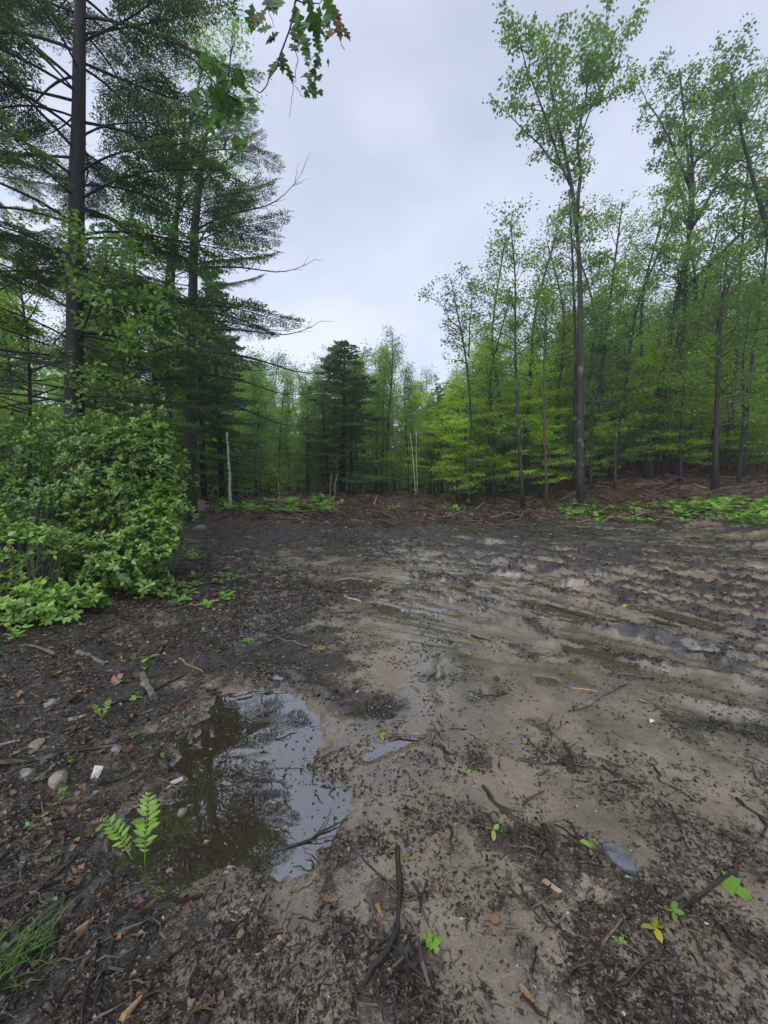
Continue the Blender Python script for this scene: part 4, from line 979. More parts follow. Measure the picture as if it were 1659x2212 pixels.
def over_branch():
    Y = 2.6; r = np.random.default_rng(51)
    e = link('overhanging_oak_branch', None, loc=at(640, -60, Y), label='leafy oak branch hanging into the top of the view against the sky', cat='branch')
    e2 = link('overhanging_maple_sprig', None, loc=at(430, 150, 3.6), label='bright maple leaves hanging in front of the hemlock at upper left', cat='branch')
    def twig(par, px, rad, Y=Y):
        P = np.array([at(p[0], p[1], Y) for p in px]); s = np.linspace(0, len(P)-1, len(P)*3); P = np.stack([np.interp(s, range(len(P)), P[:, i]) for i in range(3)], 1)
        P[1:-1] += r.normal(0, .004, (len(P)-2, 3)); P -= np.array(par.location); mb = MB(); tube(P, np.linspace(rad, rad*.35, len(P)), 6, .1, mb=mb); link('twig', mb.mesh('twig', M['bark'], True), par)
    twig(e, [(655,-70),(640,0),(632,40),(612,105),(595,150),(572,190),(558,200)], .007)
    twig(e, [(628,60),(640,100),(640,160),(632,205),(625,252)], .003); twig(e, [(638,185),(650,205),(662,212)], .002)
    twig(e, [(660,-60),(700,0),(725,40),(735,90),(745,108)], .004); twig(e, [(560,-60),(575,0),(592,60)], .004); twig(e, [(640,0),(690,10),(720,-20)], .004)
    twig(e, [(665,-10),(680,60),(690,110),(665,140),(672,200)], .003); twig(e, [(560,200),(520,175),(500,160)], .003)
    def leaf(par, dx, dy, size, ang, kind, Y=Y, tilt=.5):
        p = at(dx, dy, Y+r.uniform(-.1, .1)) - np.array(par.location)
        o = link('leaf', LEAFM[(kind, int(r.integers(0, 2)))], par)
        d = Vector((math.cos(ang), 0, math.sin(ang))); d = (d + Vector((0, r.normal(0, .35), 0))).normalized()
        nrm = Vector((r.normal(0, tilt), -1, r.normal(.3, tilt))); side = nrm.cross(d).normalized(); nrm = d.cross(side)
        m3 = Matrix((d, side, nrm)).transposed().to_4x4(); o.matrix_local = Matrix.Translation(p) @ m3 @ Matrix.Scale(size, 4)
    for dx, dy, s, a in [(520,-20,.16,-1.2),(545,5,.15,-1.7),(570,-10,.14,-1.1),(575,20,.13,-2.2),(605,70,.12,-2.9),(598,78,.10,2.6),(610,-10,.16,-1.9),(635,5,.18,-1.4),(650,20,.15,-2.2),
                         (665,0,.17,-1.2),(690,10,.18,-1.7),(700,30,.14,-1.3),(610,110,.13,-1.6),(600,130,.14,-2.0),(625,95,.12,-.9),(628,60,.12,-1.1),(670,40,.17,-1.8),(655,70,.15,-1.4),
                         (680,70,.12,-1.3),(640,-30,.16,-.8),(585,-30,.16,-1.4),(695,-20,.15,-1.0),(590,60,.12,3.0),(618,135,.12,-1.2)]: leaf(e, dx, dy, s, a, 'oak')
    for dx, dy, s, a in [(720,60,.13,-2.0),(728,30,.14,-1.4),(735,50,.10,-.8),(715,5,.12,-1.0),(556,30,.09,-2.0)]: leaf(e, dx, dy, s, a, 'rust')
    for i in range(34):
        t = r.random(); leaf(e, 672+r.normal(0, 14), 105+95*t, r.uniform(.035, .055), r.uniform(-2.6, -.6), 'small')
    twig(e2, [(380,100),(440,150),(480,200),(510,240)], .008, 3.6); twig(e2, [(440,150),(470,150),(520,165)], .004, 3.6); twig(e2, [(470,190),(470,240),(478,290)], .004, 3.6)
    for i in range(46):
        leaf(e2, r.normal(485, 26), r.normal(205, 42), r.uniform(.10, .17), r.uniform(-2.6, -.5), 'maple', 3.6, .8)
over_branch()

# ------------------------------------------------------------------ sticks, logs, chips, stones
def gpt(dx, dy, lift=0.):
    g = gp(dx, dy); return np.array([g[0], g[1], max(H(g[0], g[1]), -.012 if g[1] < 5 else -9)+lift])
def stick(label, px, rad_, matn='stick', name='stick', cat='stick', tint=.3, side=(), lift=.6, taper=.6, seed=0, k=8, group=None):
    rad = rad_*.78; r = np.random.default_rng(abs(seed + int(px[0][0])))
    P = np.array([gpt(p[0], p[1], rad*lift) for p in px]); n = max(7, 3*len(P)); s = np.linspace(0, len(P)-1, n)
    P = np.stack([np.interp(s, range(len(P)), P[:, i]) for i in range(3)], 1); Lx = np.linalg.norm(P[-1]-P[0])
    kk = np.sort(r.choice(np.arange(1, n-1), 3, replace=False)); jt = r.normal(0, .030*Lx+.001, (3, 2))
    for c_ in (0, 1): P[:, c_] += np.interp(np.arange(n), [0, *kk, n-1], [0, *jt[:, c_], 0])
    P[:, 2] = .5*P[:, 2] + .5*np.linspace(P[0, 2], P[-1, 2], n)
    g = height(P[:, 0], P[:, 1]); P[:, 2] = np.maximum(P[:, 2], np.maximum(g, -.013 if P[0, 1] < 5 else -9)+rad*.25)
    b = P[n//2].copy(); rr = rad*np.linspace(1, taper, n); rr = rr*r.uniform(.72, 1.25, n); mb = MB(); tube(P-b, rr, 6, .16, True, tint+.15, mb)
    o = link(name, mb.mesh(name, M[matn], False), loc=b, label=label, cat=cat, group=group)
    for (t, a, l) in side:
        q = P[int(t*(n-1))]-b; d = P[-1]-P[0]; th = math.atan2(d[1], d[0])+a; u = np.linspace(0, 1, 5)
        S_ = q + np.stack([np.cos(th+.3*u)*l*u, np.sin(th+.3*u)*l*u, .15*l*u*(1-u)], 1); mb = MB(); tube(S_, np.linspace(rad*.5, rad*.15, 5), 5, .1, True, tint, mb)
        link('side_twig', mb.mesh('side_twig', M[matn], True), o)
    return o
stick('grey weathered log section lying on the sand at right', [(1240,1530),(1300,1500),(1355,1476)], .024, 'stickgrey', 'log', 'log', taper=.85)
stick('long black stick pointing away from the camera at bottom centre', [(858,1838),(868,1930),(862,2030),(835,2090),(770,2150)], .016, side=[(.3, 1.3, .09), (.6, -1.1, .08)], tint=.1)
stick('dark forked twig lying across the puddle end', [(590,1832),(650,1812),(700,1795),(752,1768)], .007, side=[(.6, .5, .16), (.85, 1.0, .06), (.4, -.5, .15)], tint=.15)
stick('thin dark twig running down to the long black stick', [(740,1815),(785,1870),(850,1925)], .006, tint=.1, side=[(.4, .6, .12)])
stick('curved black stick beside the shallow brown puddle', [(655,1262),(690,1272),(735,1288),(775,1290)], .028, tint=.05, side=[(.3, .8, .25)])
stick('pinkish split stick end beside the curved black stick', [(745,1292),(780,1303)], .022, 'pinkwood', 'wood_piece', 'wood', taper=.8)
stick('black bark sliver on the sand right of the puddle', [(932,1606),(955,1618),(990,1637)], .010, tint=.05, taper=.4)
stick('curved strip of dark bark on the open sand', [(1042,1700),(1060,1735),(1100,1768),(1165,1800)], .013, tint=.25, side=[(.5, .35, .12)])
stick('dark pointed wood shard in the right foreground', [(1175,1785),(1185,1830),(1205,1865)], .012, tint=.4, taper=.5)
stick('thin bent twig at right, upper one of two', [(1412,1655),(1425,1688),(1470,1715),(1505,1740)], .006, tint=.1)
stick('thin bent twig at right, lower one of two', [(1420,1745),(1460,1780),(1478,1830),(1490,1850)], .006, tint=.2, side=[(.4, .9, .06)])
stick('thin curved branch in the right foreground', [(1440,1975),(1500,1945),(1560,1900),(1590,1850)], .010, tint=.45, taper=.7, side=[(.6, .8, .06)])
stick('black stick at the lower right edge', [(1545,2015),(1600,2060),(1680,2105)], .012, tint=.1)
stick('crooked dark stick at the right edge', [(1590,1730),(1625,1760),(1655,1790),(1645,1820)], .011, tint=.1, side=[(.5, .8, .08)])
stick('dark stick crossing the twig pile on the right sand', [(1120,1640),(1170,1645),(1240,1652),(1300,1665)], .011, tint=.1, side=[(.3, .8, .14), (.6, -1.0, .12), (.8, .7, .1)])
stick('short upright-lying stick in the twig pile on the right sand', [(1222,1608),(1230,1640),(1243,1668)], .010, tint=.35)
stick('long tapering root running right from the twig pile', [(1300,1655),(1350,1690),(1385,1718)], .011, tint=.4, side=[(.5, .5, .1)])
stick('brown split log piece with a pale end left of the puddle', [(308,1458),(318,1485),(333,1508)], .028, 'stickgrey', 'log', 'log', taper=1.1)
stick('tan peeled stick under the laurel bush', [(388,1424),(410,1435),(438,1450)], .010, 'tanwood', tint=.9)
stick('long dark log lying along the left edge beside the puddle', [(-20,1648),(60,1650),(120,1640),(200,1615),(290,1600)], .030, tint=.1, taper=.4)
stick('dark stick slanting to the split log piece', [(230,1525),(290,1505),(350,1480),(400,1455)], .016, tint=.1)
stick('mossy dark stick below the laurel bush', [(165,1412),(200,1425),(235,1440)], .022, 'stickgrey')
stick('reddish root under the laurel bush', [(148,1398),(152,1415),(165,1430)], .012, 'stick', 'root', 'root', tint=.9)
stick('black half sunken stick at lower left of the puddle', [(252,2000),(300,1975),(370,1950),(440,1935)], .017, tint=.02, lift=.2)
stick('dark stick left of the ferns', [(195,1695),(250,1680),(305,1660)], .011, tint=.1)
stick('long brown branch at the left edge below the stones', [(0,1960),(60,1930),(120,1895),(170,1850)], .014, tint=.6)
stick('thin twig ending at the long brown branch', [(60,1860),(120,1835),(190,1820)], .005, tint=.4)
stick('dark branch across the debris left of centre', [(375,1390),(410,1400),(450,1412)], .009, tint=.1)
stick('pale short stick near the seedlings under the bush', [(412,1440),(428,1425),(440,1400)], .013, 'stickgrey')
stick('brown stick on the dark debris in mid view', [(595,1372),(625,1388),(665,1395)], .012, 'stickgrey')
stick('rotten reddish wood piece below the pale stone', [(838,1590),(865,1588),(918,1594)], .014, 'stick', 'wood_piece', 'wood', tint=.95)
stick('black stick on the far sand left of the rut', [(1018,1372),(1040,1380),(1060,1384)], .016, tint=.05)
stick('thin dark twig above the pile on the right sand', [(1140,1595),(1165,1625),(1200,1640)], .005, tint=.1)
stick('bare twig floating in the puddle', [(560,1590),(600,1592),(640,1580)], .005, tint=.1, side=[(.4, .8, .05), (.7, -.8, .05)])
stick('striped orange and black bark strip left of the grey log', [(1280-45,1545-60+3),(1262,1490),(1290,1494)], .010, 'pinkwood', 'wood_piece', 'wood', taper=.6)
stick('black curved root on the far sand at mid right', [(1180,1305),(1220,1318),(1255,1330)], .016, tint=.05)
stick('dark board scrap standing at the left rim of the puddle', [(335,1625),(350,1645),(368,1665)], .024, 'stick', 'wood_piece', 'wood', tint=.3, taper=1.)
stick('flat grey stick beside the pale rock at left', [(80,1700),(100,1680),(118,1665)], .018, 'stickgrey')
stick('orange plank sliver at the left edge', [(-10,1612),(20,1604),(42,1598)], .011, 'tanwood', 'plank_sliver', 'wood')
stick('tan split chip below the small fern', [(148,1560),(170,1555),(188,1548)], .014, 'tanwood', 'wood_chip', 'wood', taper=.7)
stick('long pale twig in the brush at the far left of the mound', [(300,1640-520+420),(330,1530),(360,1522)], .006, 'stickgrey')

def stone(label, dx, dy, sx, sy, sz, matn='stone', seed=1, name='stone', sink=.55, rz=None, group=None):
    V, Q = ico_like(seed, sx, sy, sz)
    p = gpt(dx, dy); o = link(name, make_mesh(name, V, Q, M[matn], None, False), loc=(p[0], p[1], p[2]+sz*(1-2*sink)*.5), label=label, cat='stone', group=group)
    o.rotation_euler = (0, 0, seed*1.7 if rz is None else rz); return o
def ico_like(seed, sx, sy, sz, nu=11, nv=7, ang=.22):
    r = np.random.default_rng(seed)
    u = np.arange(nu)*2*PI/nu; v = np.linspace(-PI/2, PI/2, nv)[1:-1]
    U, W = np.meshgrid(u, v); d = np.stack([np.cos(W)*np.cos(U), np.cos(W)*np.sin(U), np.sin(W)], -1).reshape(-1, 3)
    d = np.vstack([d, [0, 0, -1], [0, 0, 1]]); rad = np.ones(len(d))
    for _ in range(9):      # cut by random planes: facets
        nrm = r.standard_normal(3); nrm /= np.linalg.norm(nrm); h = r.uniform(.62, .9); c = d@nrm
        rad = np.minimum(rad, np.where(c > .05, h/np.maximum(c, .05), 9))
    rad *= 1+.04*r.standard_normal(len(d)); V = d*rad[:, None]*np.array([sx, sy, sz])*.5*1.2
    m = nv-2; i = np.arange(m-1)[:, None]*nu; j = np.arange(nu)[None]; j2 = (j+1) % nu
    Q = np.stack([i+j, i+j2, i+nu+j2, i+nu+j], -1).reshape(-1, 4); jj = np.arange(nu); j3 = (jj+1) % nu
    T = np.vstack([np.stack([np.full(nu, m*nu), j3, jj], 1), np.stack([np.full(nu, m*nu+1), (m-1)*nu+jj, (m-1)*nu+j3], 1)])
    return V, [Q, T]
stone('pale angular rock at the left below the white carton', 127, 1692, .10, .08, .075, 'palestone', 3)
stone('rounded grey-green stone above the orange plank sliver', 107, 1522, .085, .07, .06, 'stone', 4)
stone('flat brown stone beside the orange plank sliver', 78, 1605, .11, .08, .04, 'palestone', 5)
stone('pale flat stone on the mud in mid view', 826, 1472, .075, .05, .035, 'palestone', 6)
def slate():
    r = np.random.default_rng(4); P = np.array([(-.058,.012),(-.035,.040),(.012,.036),(.050,.018),(.062,-.014),(.030,-.040),(-.010,-.034),(-.045,-.022)]); n = len(P)
    V = np.vstack([np.c_[P*1.04, np.full(n, -.012)], np.c_[P, .012+r.normal(0, .0025, n)], np.c_[P*.86, .017+r.normal(0, .003, n)], [[.004, .002, .018]]]); j = np.arange(n); k = (j+1) % n
    Q = np.vstack([np.stack([j, k, n+k, n+j], 1), np.stack([n+j, n+k, 2*n+k, 2*n+j], 1)]); T = np.stack([2*n+j, 2*n+k, np.full(n, 3*n)], 1)
    p = gpt(1335, 1868, .004); o = link('slate', make_mesh('slate', V, [Q, T], M['slate']), loc=p, label='blue-grey flat slate in the right foreground', cat='stone'); o.rotation_euler = (.12, .05, -.75)
slate()
stone('black round stone on the sand above the twig pile', 1072, 1467, .045, .045, .045, 'blackstone', 8)
stone('small grey stone beneath the small fern', 252, 1617-3, .06, .05, .04, 'stone', 9)
stone('white chunk of quartz on the right sand', 1407, 1556, .035, .03, .028, 'white', 10)
stone('grey boulder on the bank at the foot of the slender tree', 1015, 1092-8, .45, .4, .4, 'stone', 11, 'boulder')
stone('grey stone at the foot of the second hemlock', 432, 1143, .5, .4, .25, 'stone', 12)
stone('pale stone right of the grey boulder on the bank', 1148, 1118, .22, .18, .12, 'palestone', 13)
stone('flat pale stone near the right edge at the back of the mud', 1662-30, 1225, .30, .22, .12, 'palestone', 14)
stone('small dark stone under the pale angular rock', 60, 1690, .06, .05, .045, 'stone', 15)
stone('smooth pebble in the far ruts', 1075, 1390, .05, .04, .03, 'palestone', 16)
stone('round tan pebble left of centre foreground', 392, 1750, .045, .035, .03, 'palestone', 17)
MARKS = [((204,1672),'near the white card scrap'),((127,1692),'near the pale angular rock'),((285,1830),'around the pair of ferns'),((320,1485),'near the split log piece'),((410,1435),'near the tan peeled stick'),
 ((222,1552),'near the small fern sprig'),((30,1600),'near the orange plank sliver'),((60,1930),'beside the long brown branch at left'),((40,2090),'near the grass tuft'),((330,1970),'near the half sunken black stick'),
 ((180,2060),'between the grass tuft and the puddle'),((150,1420),'along the front of the laurel bush'),((300,1360),'at the foot of the laurel bush'),((480,1400),'left of the bright seedling'),((560,1330),'behind the bright seedling'),
 ((520,2150),'at the bottom left of centre'),((620,2050),'below the main puddle'),((700,1950),'left of the long black stick'),((860,1980),'beside the long black stick'),((1000,2100),'right of the long black stick at the bottom'),
 ((600,1450),'behind the main puddle'),((720,1400),'above and right of the main puddle'),((820,1480),'near the pale flat stone'),((870,1590),'near the rotten reddish wood'),((960,1620),'near the black bark sliver'),
 ((720,1290),'near the curved black stick'),((900,1260),'near the two shallow puddles'),((1040,1380),'near the far black stick'),((1100,1740),'near the curved bark strip'),((1105,1600),'near the blue scrap'),
 ((1230,1645),'in the twig pile on the sand'),((1300,1500),'near the grey log'),((1335,1868),'near the slate'),((1415,2030),'near the yellow seedling'),((1555,1905),'near the fallen maple leaf'),((1200,2120),'at the bottom right of centre'),
 ((1600,2060),'near the lower right corner'),((1407,1556),'near the white quartz'),((1450,1700),'near the thin bent twigs'),((1600,1780),'near the crooked stick at the right edge'),((1250,1410),'along the rut behind the grey log'),
 ((1500,1450),'among the ruts at right'),((1355,1318),'near the upright rut seedling'),((1600,1330),'at the far right of the ruts'),((1150,1230),'in the far ruts'),((850,1180),'on the dark far mud'),((500,1190),'near the red sliver'),
 ((650,1120),'below the brush mound'),((560,1090),'on the brush mound near the birch pole'),((720,1085),'on the middle of the brush mound'),((900,1095),'left of the small stumps'),((1015,1100),'by the grey boulder'),((1150,1110),'below the reddish thin tree'),
 ((1255,1115),'at the foot of the tallest tree'),((1400,1120),'on the bank left of the fern patch'),((1570,1120),'by the fern patch'),((1330,1070),'on the slope right of the tallest tree'),((1500,1065),'on the slope above the fern patch')]
MXY = [(gp(*m[0]), m[1]) for m in MARKS]
def zone_of(x, y): return min(MXY, key=lambda m: math.hypot(x-m[0][0], y-m[0][1])/(1+.2*y))[1]
def many(name, cat, n, y0, y1, dens, protos, size, label, group, sink=0, pitch=.15, zf=.3):
    x, y = scatter(n, y0, y1, dens, .95, 1.0); z = height(x, y); z = np.maximum(z, np.where(y < 5, -.012, -9)); s = size(n)*(.75+.09*y)
    for i in range(n):
        zt = zone_of(x[i], y[i])
        o = link(name, protos[i % len(protos)], loc=(x[i], y[i], z[i]+s[i]*zf*.1-sink*s[i]), label=label+' '+zt, cat=cat, group=group+' '+zt)
        o.rotation_euler = (random.gauss(0, pitch), random.gauss(0, pitch), random.uniform(0, 2*PI)); o.scale = (s[i],)*3
STONES = [make_mesh('stone', *ico_like(60+i, 1, .8, .6, 9, 6), M[m], None, False) for i, m in enumerate(('stone', 'palestone', 'stone', 'slate', 'palestone'))]
many('stone', 'stone', 80, 1.0, 14, lambda x, y: .4+.6*(x < -.5), STONES, lambda n: rng.lognormal(-3.9, .4, n), 'small half buried stone', 'small stones', sink=.2)
def twig_proto(seed, m='stick'):
    r = np.random.default_rng(seed); u = np.linspace(0, 1, 7)-.5; P = np.stack([u, .10*np.interp(u, [-.5, -.2+.1*r.random(), .15+.2*r.random(), .5], r.normal(0, 1, 4)), .02*np.cos(u*6)], 1)+r.normal(0, .008, (7, 3))*[0, 1, .4]; mb = MB()
    tube(P, .022*np.linspace(1, .45, 7)*r.uniform(.6, 1.3), 5, .12, True, r.uniform(0, .7), mb)
    if seed % 3: tube(np.array([P[3], P[3]+[.12, .12*(-1)**seed, .02], P[3]+[.26, .2*(-1)**seed, .0]]), [.010, .007, .003], 4, 0, False, .2, mb)
    return mb.mesh('twig', M[m], False)
TW = [twig_proto(i, 'stick' if i % 5 else 'stickgrey') for i in range(10)]
many('twig', 'twig', 260, 1.0, 13, lambda x, y: np.clip(.25+.8*org_at(x, y), 0, 1), TW, lambda n: rng.lognormal(-2.15, .45, n), 'thin wet twig lying', 'twigs lying', pitch=.06, zf=.25)
def curl(LL, r):
    V = LL[0].copy(); V[:, 2] += .35*(V[:, 1]**2)*r.uniform(.4, 2)+.12*np.sin(V[:, 0]*5+r.uniform(0, 6))*r.uniform(.3, 1); return V
rr_ = np.random.default_rng(3)
DL = [make_mesh('fallen_leaf', curl(LO if i % 2 else LM, rr_), [f for f in ((LO if i % 2 else LM)[1], (LO if i % 2 else LM)[2]) if len(f)], M['deadleaf'], np.full(len(LO[0] if i % 2 else LM[0]), (.1+.15*i) % 1), True) for i in range(6)]
many('fallen_leaf', 'leaf', 270, 1.0, 7, lambda x, y: np.clip(np.exp(-((x+2.4)/1.3)**2)+.05, 0, 1)*np.where(in_water(x, y), .1, 1), DL, lambda n: rng.uniform(.045, .10, n), 'brown dead leaf lying', 'brown dead leaves', pitch=.3)
chipv = [CHIP*[1, .30, .14]+np.random.default_rng(i).normal(0, .05, CHIP.shape) for i in range(3)]
CH = [make_mesh('wood_chip', chipv[i], [CHIPQ, CHIPT], M[m], np.zeros(6)) for i, m in enumerate(('tanwood', 'stickgrey', 'stickgrey'))]
many('wood_chip', 'wood', 70, 1.0, 10, lambda x, y: .3+.5*np.clip(org_at(x, y), 0, 1), CH, lambda n: rng.lognormal(-3.4, .35, n), 'small pale wood chip', 'pale wood chips')
many('twig', 'twig', 60, 12.5, 20, lambda x, y: .6+0*x, TW[:6], lambda n: rng.uniform(.25, .55, n), 'broken stick thrown', 'broken sticks', pitch=.12)

# stumps
def stump(label, dx, dy, Y, rad, hgt, cut='tanwood'):
    b = ground_at(dx, dy, Y); e = link('tree_stump', None, loc=b, label=label, cat='stump')
    mb = MB(); tube([[0, 0, -.2], [0, 0, hgt*.3], [0, 0, hgt]], [rad*1.25, rad*1.05, rad], 14, .05, True, .3, mb); link('trunk', mb.mesh('trunk', M['stickgrey'], True), e)
    mb = MB(); tube([[0, 0, hgt+.002], [0, 0, hgt+.012]], [rad*.9, rad*.88], 14, .02, True, .3, mb); link('cut_face', mb.mesh('cut_face', M[cut]), e)
stump('wide cut stump right of the second hemlock trunk', 432, 1108, 15, .22, .48, 'stickgrey')
stump('small cut stump on the bank left of the grey boulder', 1010-38, 1108, 16.5, .11, .17, 'barkbrown')
stump('small reddish stump below the grey boulder', 1018, 1108, 16.2, .10, .16, 'barkbrown')

# man-made scraps
def scrap(name, label, dx, dy, V, F, matn, cat, rz=0, tilt=(0, 0)):
    p = gpt(dx, dy, .004); o = link(name, make_mesh(name, V, F, M[matn]), loc=p, label=label, cat=cat); o.rotation_euler = (tilt[0], tilt[1], rz)
def boxv(a, b, c, sk=0., taper=True):
    V = np.array([[x*a/2 + (sk if z else 0), y*b/2, z*c] for z in (0, 1) for y in (-1, 1) for x in (-1, 1)], float)
    
    if taper: V[:, 1] *= np.where(V[:, 0] > 0, .35, 1.)*np.where(V[:, 2] > 0, .6, 1)
    V += rng.normal(0, .16*min(a, b, c), V.shape)
    return V, [np.array([[0, 2, 3, 1], [4, 5, 7, 6], [0, 1, 5, 4], [2, 6, 7, 3], [0, 4, 6, 2], [1, 3, 7, 5]])]
V, F = boxv(.032, .042, .028, .006, False); scrap('paper_carton', 'crumpled white scrap of card on the ground left of the puddle', 204, 1672, V, F, 'white', 'litter', .5, (.2, .3))
V, F = boxv(.06, .018, .01, .004); scrap('plastic_scrap', 'white torn plastic sliver at the rim of the puddle', 380, 1690, V, F, 'white', 'litter', .9, (.1, .1))
V, F = boxv(.035, .014, .008, .003); scrap('plastic_scrap', 'blue plastic scrap on the open sand', 1105, 1604, V, F, 'blue', 'litter', 0, (.1, .1))
V, F = boxv(.16, .07, .02, .02); scrap('red_scrap', 'red painted sliver on the dark mud near the bush', 515, 1241-51, V, F, 'redwood', 'litter', .3)
V, F = boxv(.05, .014, .010, .003); scrap('plastic_scrap', 'small white scrap standing on the debris in mid view', 772, 1432+62, V, F, 'white', 'litter', 1.3, (.6, .3))
V, F = boxv(.06, .018, .010, .008); scrap('wood_chip', 'pink split wood chip in the right foreground', 1190, 1918, V, F, 'pinkwood', 'wood', -.8)
V, F = boxv(.05, .02, .012, .008); scrap('wood_chip', 'tan wood chip at the bottom centre right', 1135, 2150, V, F, 'tanwood', 'wood', -1.0)
V, F = boxv(.05, .016, .012, .006); scrap('wood_chip', 'tan wood chip right of the long black stick', 820, 2000-30, V, F, 'tanwood', 'wood', -1.1)
V, F = boxv(.045, .02, .012, .006); scrap('wood_chip', 'orange wood chip near the bottom left', 180, 2008, V, F, 'tanwood', 'wood', .9)
V, F = boxv(.05, .02, .012, .006); scrap('wood_chip', 'orange wood chip below the long black stick left of centre', 283, 2210-20, V, F, 'tanwood', 'wood', 1.0)

# ------------------------------------------------------------------ small plants
PIN = make_mesh('leaflet', LEAF6*[1, .9, 1], [LEAF6Q, LEAF6T], M['fern'], np.full(8, .7), True)
def frond_parts(par, L_, az, lean, npin, wid, indiv=True, curlv=.5):
    """an arching frond with paired leaflets"""
    u = np.linspace(0, 1, 9); el = lean - curlv*u**2
    st = L_/8; d = np.stack([np.cos(az)*np.cos(el), np.sin(az)*np.cos(el), np.sin(el)], 1)*st; P = np.concatenate([[[0, 0, 0]], np.cumsum(d[:-1], 0)])
    mb = MB(); tube(P, np.linspace(.0022, .0008, 9), 5, 0, True, .5, mb); bl = []
    for i in range(npin):
        t = .22+.78*i/(npin-1); q = np.array([np.interp(t, u, P[:, k]) for k in range(3)]); dd = d[min(int(t*8), 7)]; dd = Vector(dd).normalized()
        w_ = wid*math.sin(PI*(t-.12)/.95)**.7*1. if t < .98 else wid*.3
        for s in (-1, 1):
            side = dd.cross(Vector((0, 0, 1))).normalized()*s; dv = (side+dd*.45+Vector((0, 0, .12))).normalized(); nz_ = dv.cross(dd)*(-s); nz_ = nz_.normalized(); sd_ = nz_.cross(dv)
            m = Matrix.Translation(q) @ Matrix((dv, sd_, nz_)).transposed().to_4x4() @ Matrix.Rotation(random.gauss(0, .16), 4, 'Z') @ Matrix.Rotation(random.gauss(0, .25), 4, 'Y') @ Matrix.Scale(w_*random.uniform(.82, 1.15), 4); bl.append(m)
    f = link('frond', mb.mesh('frond', M['fern'], True), par)
    if indiv:
        for m in bl: o = link('leaflet', PIN, f); o.matrix_local = m
    return f, bl
def hero_fern(label, dx, dy, fr, indiv=True):
    p = gpt(dx, dy); e = link('fern', None, loc=p, label=label, cat='fern')
    for L_, az, lean, npn, wd in fr: frond_parts(e, L_, az, lean, npn, wd)
hero_fern('bright upright fern frond on the right of the pair by the puddle', 312, 1868, [(.25, 1.9, 1.30, 12, .058)])
hero_fern('bright leaning fern frond on the left of the pair by the puddle', 285, 1850, [(.20, 2.75, .80, 10, .046)])
hero_fern('small fern sprig left of the puddle under the bush', 222, 1552, [(.12, 1.4, 1.2, 8, .028), (.12, 2.7, .7, 8, .025)])
def fern_proto(seed, nf, L_):
    r = random.Random(seed); fr = []; mbs = MB()
    for i in range(nf):
        az = 2*PI*i/nf+r.gauss(0, .3); Lf = L_*r.uniform(.7, 1.2); lean = r.uniform(.5, 1.1); mb = MB()
        u = np.linspace(0, 1, 8); el = lean-1.1*u**1.5; d = np.stack([np.cos(az)*np.cos(el), np.sin(az)*np.cos(el), np.sin(el)], 1)*Lf/7; P = np.concatenate([[[0, 0, 0]], np.cumsum(d[:-1], 0)])
        tube(P, np.linspace(.004, .0015, 8), 4, 0, False, .4, mb)
        Ap = []; Rp = []; Sp = []
        for k in range(18):
            t = .2+.8*k/17; q = np.array([np.interp(t, u, P[:, c]) for c in range(3)]); dd = Vector(d[min(int(t*7), 6)]).normalized(); wv = Lf*.24*math.sin(PI*(t-.1)/.95)**.7+.01
            for s in (-1, 1):
                side = dd.cross(Vector((0, 0, 1))).normalized()*s; dv = (side+dd*.4).normalized(); nz_ = (dv.cross(dd)*(-s)).normalized(); sd_ = nz_.cross(dv)
                Ap.append(q); Rp.append(np.array(Matrix((dv, sd_, nz_)).transposed())); Sp.append(wv)
        batch(mb, LEAF4*[1, .5, 1], np.array(Ap), np.array(Rp), np.array(Sp), LEAF4Q, None, np.clip(np.random.default_rng(seed+i).normal(.5, .25, len(Ap)), 0, .92))
        fr.append(mb.mesh('frond', M['fern']))
    return fr
FP = [fern_proto(71, 6, .45), fern_proto(72, 7, .55), fern_proto(73, 5, .38)]
def place_fern(dx, dy, sc, label, group):
    p = gpt(dx, dy); ph_ = zone_of(p[0], p[1]); label = label.split(' ')[0]+' '+label.split(' ')[1]+' fern '+ph_+(' under the bush edge' if 'bush' in group else ''); group = label; e = link('fern', None, loc=p, label=label, cat='fern', group=group); e.rotation_euler = (0, 0, rnd.uniform(0, 6)); e.scale = (sc,)*3
    for m in rnd.choice(FP): link('frond', m, e)
for i in range(74):
    t = i/74; dx = 1400+300*rnd.random()**.7; dy = 1084+62*rnd.random()*(.3+.7*(dx-1380)/300); place_fern(dx, dy, rnd.uniform(.6, 1.15), 'light green fern in the patch at the right edge of the mud', 'ferns of the right-hand patch')
for i in range(44): place_fern(rnd.uniform(1200, 1480), rnd.uniform(1092, 1132), rnd.uniform(.5, 1.0), 'small green fern along the bank right of the tallest tree', 'ferns along the right bank')
for i in range(64): place_fern(rnd.gauss(610, 85), rnd.uniform(1080, 1112), rnd.uniform(.7, 1.25), 'yellow-green fern on the brush mound right of the stump', 'ferns on the brush mound')
for i in range(16): place_fern(rnd.uniform(780, 1150), rnd.uniform(1072, 1105), rnd.uniform(.5, .9), 'small fern among the red litter below the slender tree', 'ferns in the red litter')
for i in range(12): place_fern(rnd.uniform(440, 520), rnd.uniform(1068, 1100), rnd.uniform(.7, 1.1), 'green fern between the stump and the white birch pole', 'ferns behind the stump')
for i in range(8): place_fern(rnd.uniform(420, 520), rnd.uniform(1240, 1310), rnd.uniform(.2, .32), 'small yellow-green fern at the right foot of the laurel bush', 'ferns at the foot of the bush')
for i in range(9): place_fern(rnd.uniform(370, 425), rnd.uniform(1190, 1320), rnd.uniform(.3, .42), 'green fern under the right side of the laurel bush', 'ferns under the bush')

